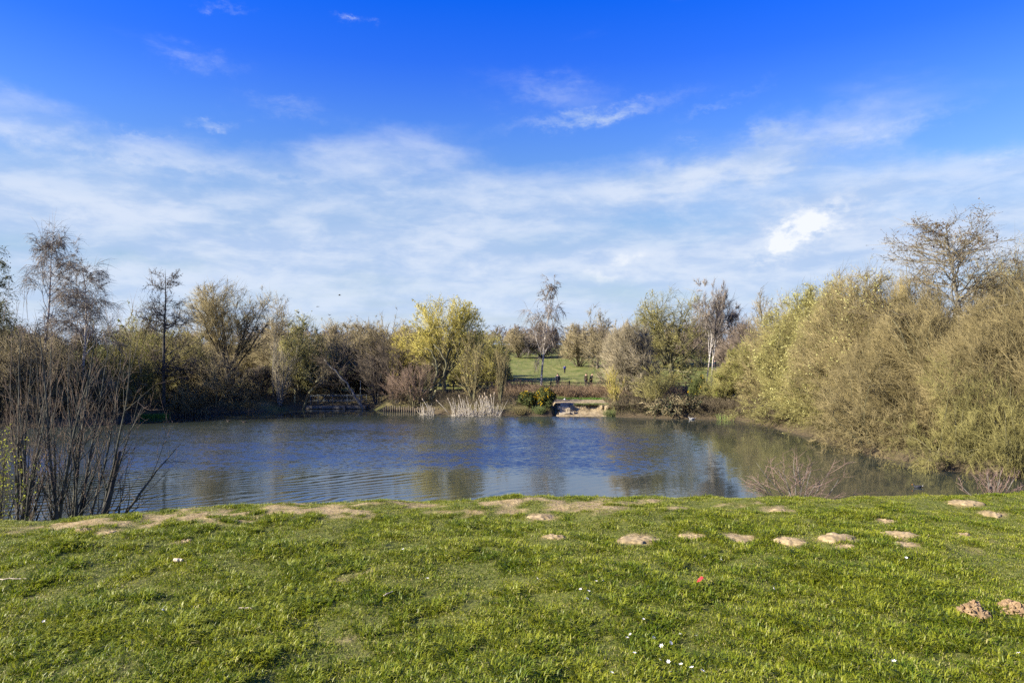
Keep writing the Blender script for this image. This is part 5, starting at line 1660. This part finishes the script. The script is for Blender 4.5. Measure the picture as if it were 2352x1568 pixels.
def water_bird(nm, label, px, py, Y, size, body, beak, rz, group=None, tail=None, cat='bird'):
    X = (px - CX) / FOC * Y
    r = thing(nm, label, cat, (X, Y, WATER), rz, group)
    s_ = size
    sp = np.array([(.52, 0, .16), (.44, 0, .13), (.30, 0, .09), (.10, 0, .06), (-.10, 0, .05), (-.26, 0, .08), (-.33, 0, .15), (-.36, 0, .24), (-.40, 0, .31), (-.45, 0, .335), (-.50, 0, .325)]) * s_
    link('body', loft('body', sp, np.array([.02, .05, .11, .16, .165, .12, .07, .05, .062, .055, .025]) * s_, np.array([.015, .04, .09, .12, .125, .10, .07, .055, .062, .055, .022]) * s_, body), r)
    m = MB(); m.tube(np.array([(-.49, 0, .325), (-.545, 0, .31), (-.60, 0, .295)]) * s_, np.array([.026, .02, .006]) * s_, 6); link('beak', m.mesh('beak', [beak], True), r)
    for sd in (-1, 1):
        link('wing', loft('wing', np.array([(.42, .06 * sd, .17), (.25, .12 * sd, .15), (.02, .15 * sd, .13), (-.15, .14 * sd, .12), (-.22, .1 * sd, .11)]) * s_, np.array([.01, .02, .025, .022, .008]) * s_, np.array([.012, .05, .075, .06, .01]) * s_, body), r)
    if tail:
        link('tail', loft('tail', np.array([(.40, 0, .12), (.50, 0, .17), (.58, 0, .21)]) * s_, np.array([.04, .045, .01]) * s_, np.array([.03, .025, .008]) * s_, tail), r)
    return r

water_bird('moorhen', 'black moorhen with orange-red beak swimming off the right bank', 2107, 1120, 28.6, .42, M_SLATE, M_BEAK, 0.0, None, M_WHITEF)
water_bird('duck', 'small dark duck with raised head swimming on the left of the lake', 562, 970, 52.3, .42, M_BROWNF, M_BEAKG, .2, 'small dark ducks on the lake', M_BROWNF)
water_bird('duck', 'small dark duck low on the water, left of the other one', 525, 967, 53.2, .34, M_BROWNF, M_BEAKG, .1, 'small dark ducks on the lake', M_BROWNF)
water_bird('gull', 'white water bird sitting on the lake under the dark right bank', 1589, 959, 54.4, .62, M_WHITEF, M_BEAKG, .3, None, M_WHITEF)


def flying(px, py, Y, label, rz, flap):
    p = from_px(px, py, Y)
    r = thing('flying_bird', label, 'bird', p, rz, 'birds far off in the sky')
    link('body', loft('body', [(.22, 0, 0), (.12, 0, .01), (0, 0, .0), (-.12, 0, .015), (-.20, 0, .02), (-.26, 0, .015)], [.03, .05, .06, .05, .035, .006], [.012, .04, .055, .045, .035, .006], M_BROWNF), r)
    for sd in (-1, 1):
        V = np.array([(-.09, .03 * sd, .02), (.09, .03 * sd, .02), (-.12, .26 * sd, .02 + flap * .6), (.06, .26 * sd, .02 + flap * .6), (.02, .55 * sd, .02 + flap), (.05, .50 * sd, .02 + flap)])
        V = np.concatenate([V, V + np.array([0, 0, .014])])
        link('wing', mesh_from('wing', V, [(0, 1, 3, 2), (2, 3, 5, 4), (6, 8, 9, 7), (8, 10, 11, 9), (0, 2, 8, 6), (1, 7, 9, 3), (2, 4, 10, 8), (3, 9, 11, 5), (0, 6, 7, 1), (4, 5, 11, 10)], None, [M_BROWNF]), r)
flying(780, 678, 110, 'dark speck of a bird in the sky, highest of three', .3, .12)
flying(730, 704, 115, 'dark speck of a bird in the sky, leftmost of three', .9, -.05)
flying(757, 723, 118, 'dark speck of a bird in the sky, lowest of three', -.4, .08)


# ------------------------------------------------------------------ walkers and a dog on the field
def skin_mesh(name, verts, edges, radii, mat, parent, root=0, sub=1):
    me = bpy.data.meshes.new(name)
    me.from_pydata(verts, edges, [])
    me.materials.append(mat)
    o = link(name, me, parent)
    sk = o.modifiers.new('skin', 'SKIN')
    sk.use_smooth_shade = True
    for i, r_ in enumerate(radii):
        v = me.skin_vertices[0].data[i]
        v.radius = (r_, r_) if not isinstance(r_, tuple) else r_
        v.use_root = (i == root)
    sb = o.modifiers.new('sub', 'SUBSURF'); sb.levels = sub; sb.render_levels = sub
    return o

M_SKINC = simple('skin', (.45, .27, .19), .6, col2=(.52, .33, .24), scale=10)
M_HAIR = simple('hair_dark', (.025, .018, .014), .7, col2=(.05, .035, .025), scale=30)


def cloth(name, c):
    return simple(name, tuple(k * .8 for k in c), .9, col2=tuple(min(1, k * 1.2) for k in c), scale=12)


def person(label, px, Y, h, face, jacket, trousers, stride=.12, arm=.06, bend=0.0, group=None):
    X = (px - CX) / FOC * Y
    r = thing('person', label, 'person', (X, Y, gz(X, Y)), face, group)
    k = h / 1.75
    B = lambda v: [(x * k, (y + bend * max(0, z - .95)) * k, z * k) for x, y, z in v]
    # y is the way the person faces
    V = B([(0, 0, .96), (0, 0, 1.12), (0, .0, 1.32), (0, -.01, 1.46), (0, .01, 1.54), (0, .03, 1.64), (0, .03, 1.72),
           (.19, -.01, 1.42), (.25, -.03 + arm, 1.15), (.24, .06 + arm, .92), (.24, .08 + arm, .82),
           (-.19, -.01, 1.42), (-.25, -.03 - arm, 1.15), (-.24, .06 - arm, .92), (-.24, .08 - arm, .82),
           (.10, 0, .90), (.11, stride * .5 + .02, .50), (.11, stride * .6 - .03, .09), (.12, stride * .6 + .13, .04),
           (-.10, 0, .90), (-.11, -stride * .5 + .02, .50), (-.11, -stride * .7 - .03, .09), (-.12, -stride * .7 + .13, .04)])
    E = [(0, 1), (1, 2), (2, 3), (3, 4), (4, 5), (5, 6), (3, 7), (7, 8), (8, 9), (9, 10), (3, 11), (11, 12), (12, 13), (13, 14), (0, 15), (15, 16), (16, 17), (17, 18), (0, 19), (19, 20), (20, 21), (21, 22)]
    Rr = [.145, .135, .155, .10, .058, .095, .075, .062, .047, .037, .042, .062, .047, .037, .042, .088, .062, .043, .04, .088, .062, .043, .04]
    skin_mesh('body', V, E, [q * k for q in Rr], M_SKINC, r)
    jv = [0, 1, 2, 3, 7, 8, 9, 11, 12, 13]
    mp = {o_: i for i, o_ in enumerate(jv)}
    je = [(mp[a], mp[b]) for a, b in E if a in mp and b in mp]
    skin_mesh('jacket', [V[i] for i in jv], je, [Rr[i] * k * 1.12 + .022 for i in jv], jacket, r)
    tv = [0, 15, 16, 17, 19, 20, 21]
    mp = {o_: i for i, o_ in enumerate(tv)}
    te = [(mp[a], mp[b]) for a, b in E if a in mp and b in mp]
    skin_mesh('trousers', [V[i] for i in tv], te, [Rr[i] * k * 1.1 + .015 for i in tv], trousers, r)
    skin_mesh('hair', B([(0, .0, 1.62), (0, .005, 1.70), (0, .02, 1.755)]), [(0, 1), (1, 2)], [.088 * k, .102 * k, .07 * k], M_HAIR, r)
    for sgn in (1, -1):
        bx = .115 * sgn; yy = stride * .6 if sgn > 0 else -stride * .7
        skin_mesh('shoe', B([(bx, yy - .07, .05), (bx, yy + .04, .05), (bx, yy + .17, .035)]), [(0, 1), (1, 2)], [.052 * k, .055 * k, .042 * k], cloth('shoe_black', (.03, .03, .03)), r)
    return r

gp = 'people walking on the field'
person('person in a dark blue jacket and cap walking away behind the fence', 1281, 75.5, 1.72, 0.15, cloth('jacket_navy', (.035, .04, .06)), cloth('trousers_dark', (.03, .03, .035)), .22, .05, group=gp)
person('person in a dark brown coat, left of the two close together behind the fence', 1346, 76, 1.66, -1.2, cloth('coat_brown', (.035, .028, .02)), cloth('trousers_dark', (.03, .03, .035)), .1, .03, group=gp)
person('person in a black coat leaning over, right of the two close together', 1357, 76.3, 1.62, -1.4, cloth('coat_black', (.02, .02, .022)), cloth('trousers_dark', (.03, .03, .035)), .1, .05, .28, group=gp)
person('child in a bright blue top standing far out on the field', 1297, 106, 1.25, .4, cloth('top_blue', (.06, .08, .30)), cloth('trousers_dark', (.03, .03, .035)), .1, .03, group=gp)
person('person in dark clothes seen beside the leaning white birch trunk', 1642, 112, 1.75, .9, cloth('jacket_navy', (.035, .04, .06)), cloth('trousers_dark', (.03, .03, .035)), .15, .04, group=gp)
person('person in dark grey clothes far out on the field right of the birches', 1676, 112, 1.75, 2.6, cloth('jacket_grey', (.05, .05, .055)), cloth('trousers_dark', (.03, .03, .035)), .2, .04, group=gp)


def dog():
    Y = 150; X = (1558 - CX) / FOC * Y
    r = thing('dog', 'white dog far out at the top of the field behind the tall oak', 'dog', (X, Y, gz(X, Y)), .4)
    V = [(0, 0, .48), (.25, 0, .47), (-.25, 0, .48), (.40, 0, .60), (.50, 0, .70), (.62, 0, .67), (-.42, 0, .60), (-.52, 0, .72),
         (.24, .09, .34), (.22, .09, .18), (.24, .09, .03), (.24, -.09, .34), (.26, -.09, .18), (.28, -.09, .03),
         (-.24, .09, .36), (-.32, .09, .20), (-.28, .09, .03), (-.24, -.09, .36), (-.30, -.09, .20), (-.26, -.09, .03)]
    E = [(0, 1), (0, 2), (1, 3), (3, 4), (4, 5), (2, 6), (6, 7), (1, 8), (8, 9), (9, 10), (1, 11), (11, 12), (12, 13), (2, 14), (14, 15), (15, 16), (2, 17), (17, 18), (18, 19)]
    skin_mesh('body', V, E, [.11, .14, .11, .08, .085, .035, .03, .018, .06, .035, .032, .06, .035, .032, .07, .038, .032, .07, .038, .032], M_WHITEF, r)
    for sd in (-1, 1):
        m = MB(); m.tube([(.46, .06 * sd, .76), (.45, .085 * sd, .72), (.46, .09 * sd, .65)], [.02, .03, .012], 6); link('ear', m.mesh('ear', [M_BROWNF], True), r)
dog()


# pale scraps on the far bank
def scraps():
    rng = np.random.default_rng(3)
    for px, py, Y, w, lab, c in [(1514, 926, 57.6, .16, 'crumpled pale blue scrap caught under the olive fan of stems', (.5, .56, .68)), (1297, 913, 62.0, .20, 'white paper scrap at the back of the sandy landing', (.7, .69, .66))]:
        p = from_px(px, py, Y)
        z = gz(p[0], p[1]) + .06
        me = dome_mesh('paper_scrap', w * .5, w * .4, w * .55, rng, simple('scrap_' + str(int(px)), c, .7, .1, 20), .06, 1.6, 5, 10)
        thing('paper_scrap', lab, 'scrap', (p[0], p[1], z), .3, None, me)
scraps()
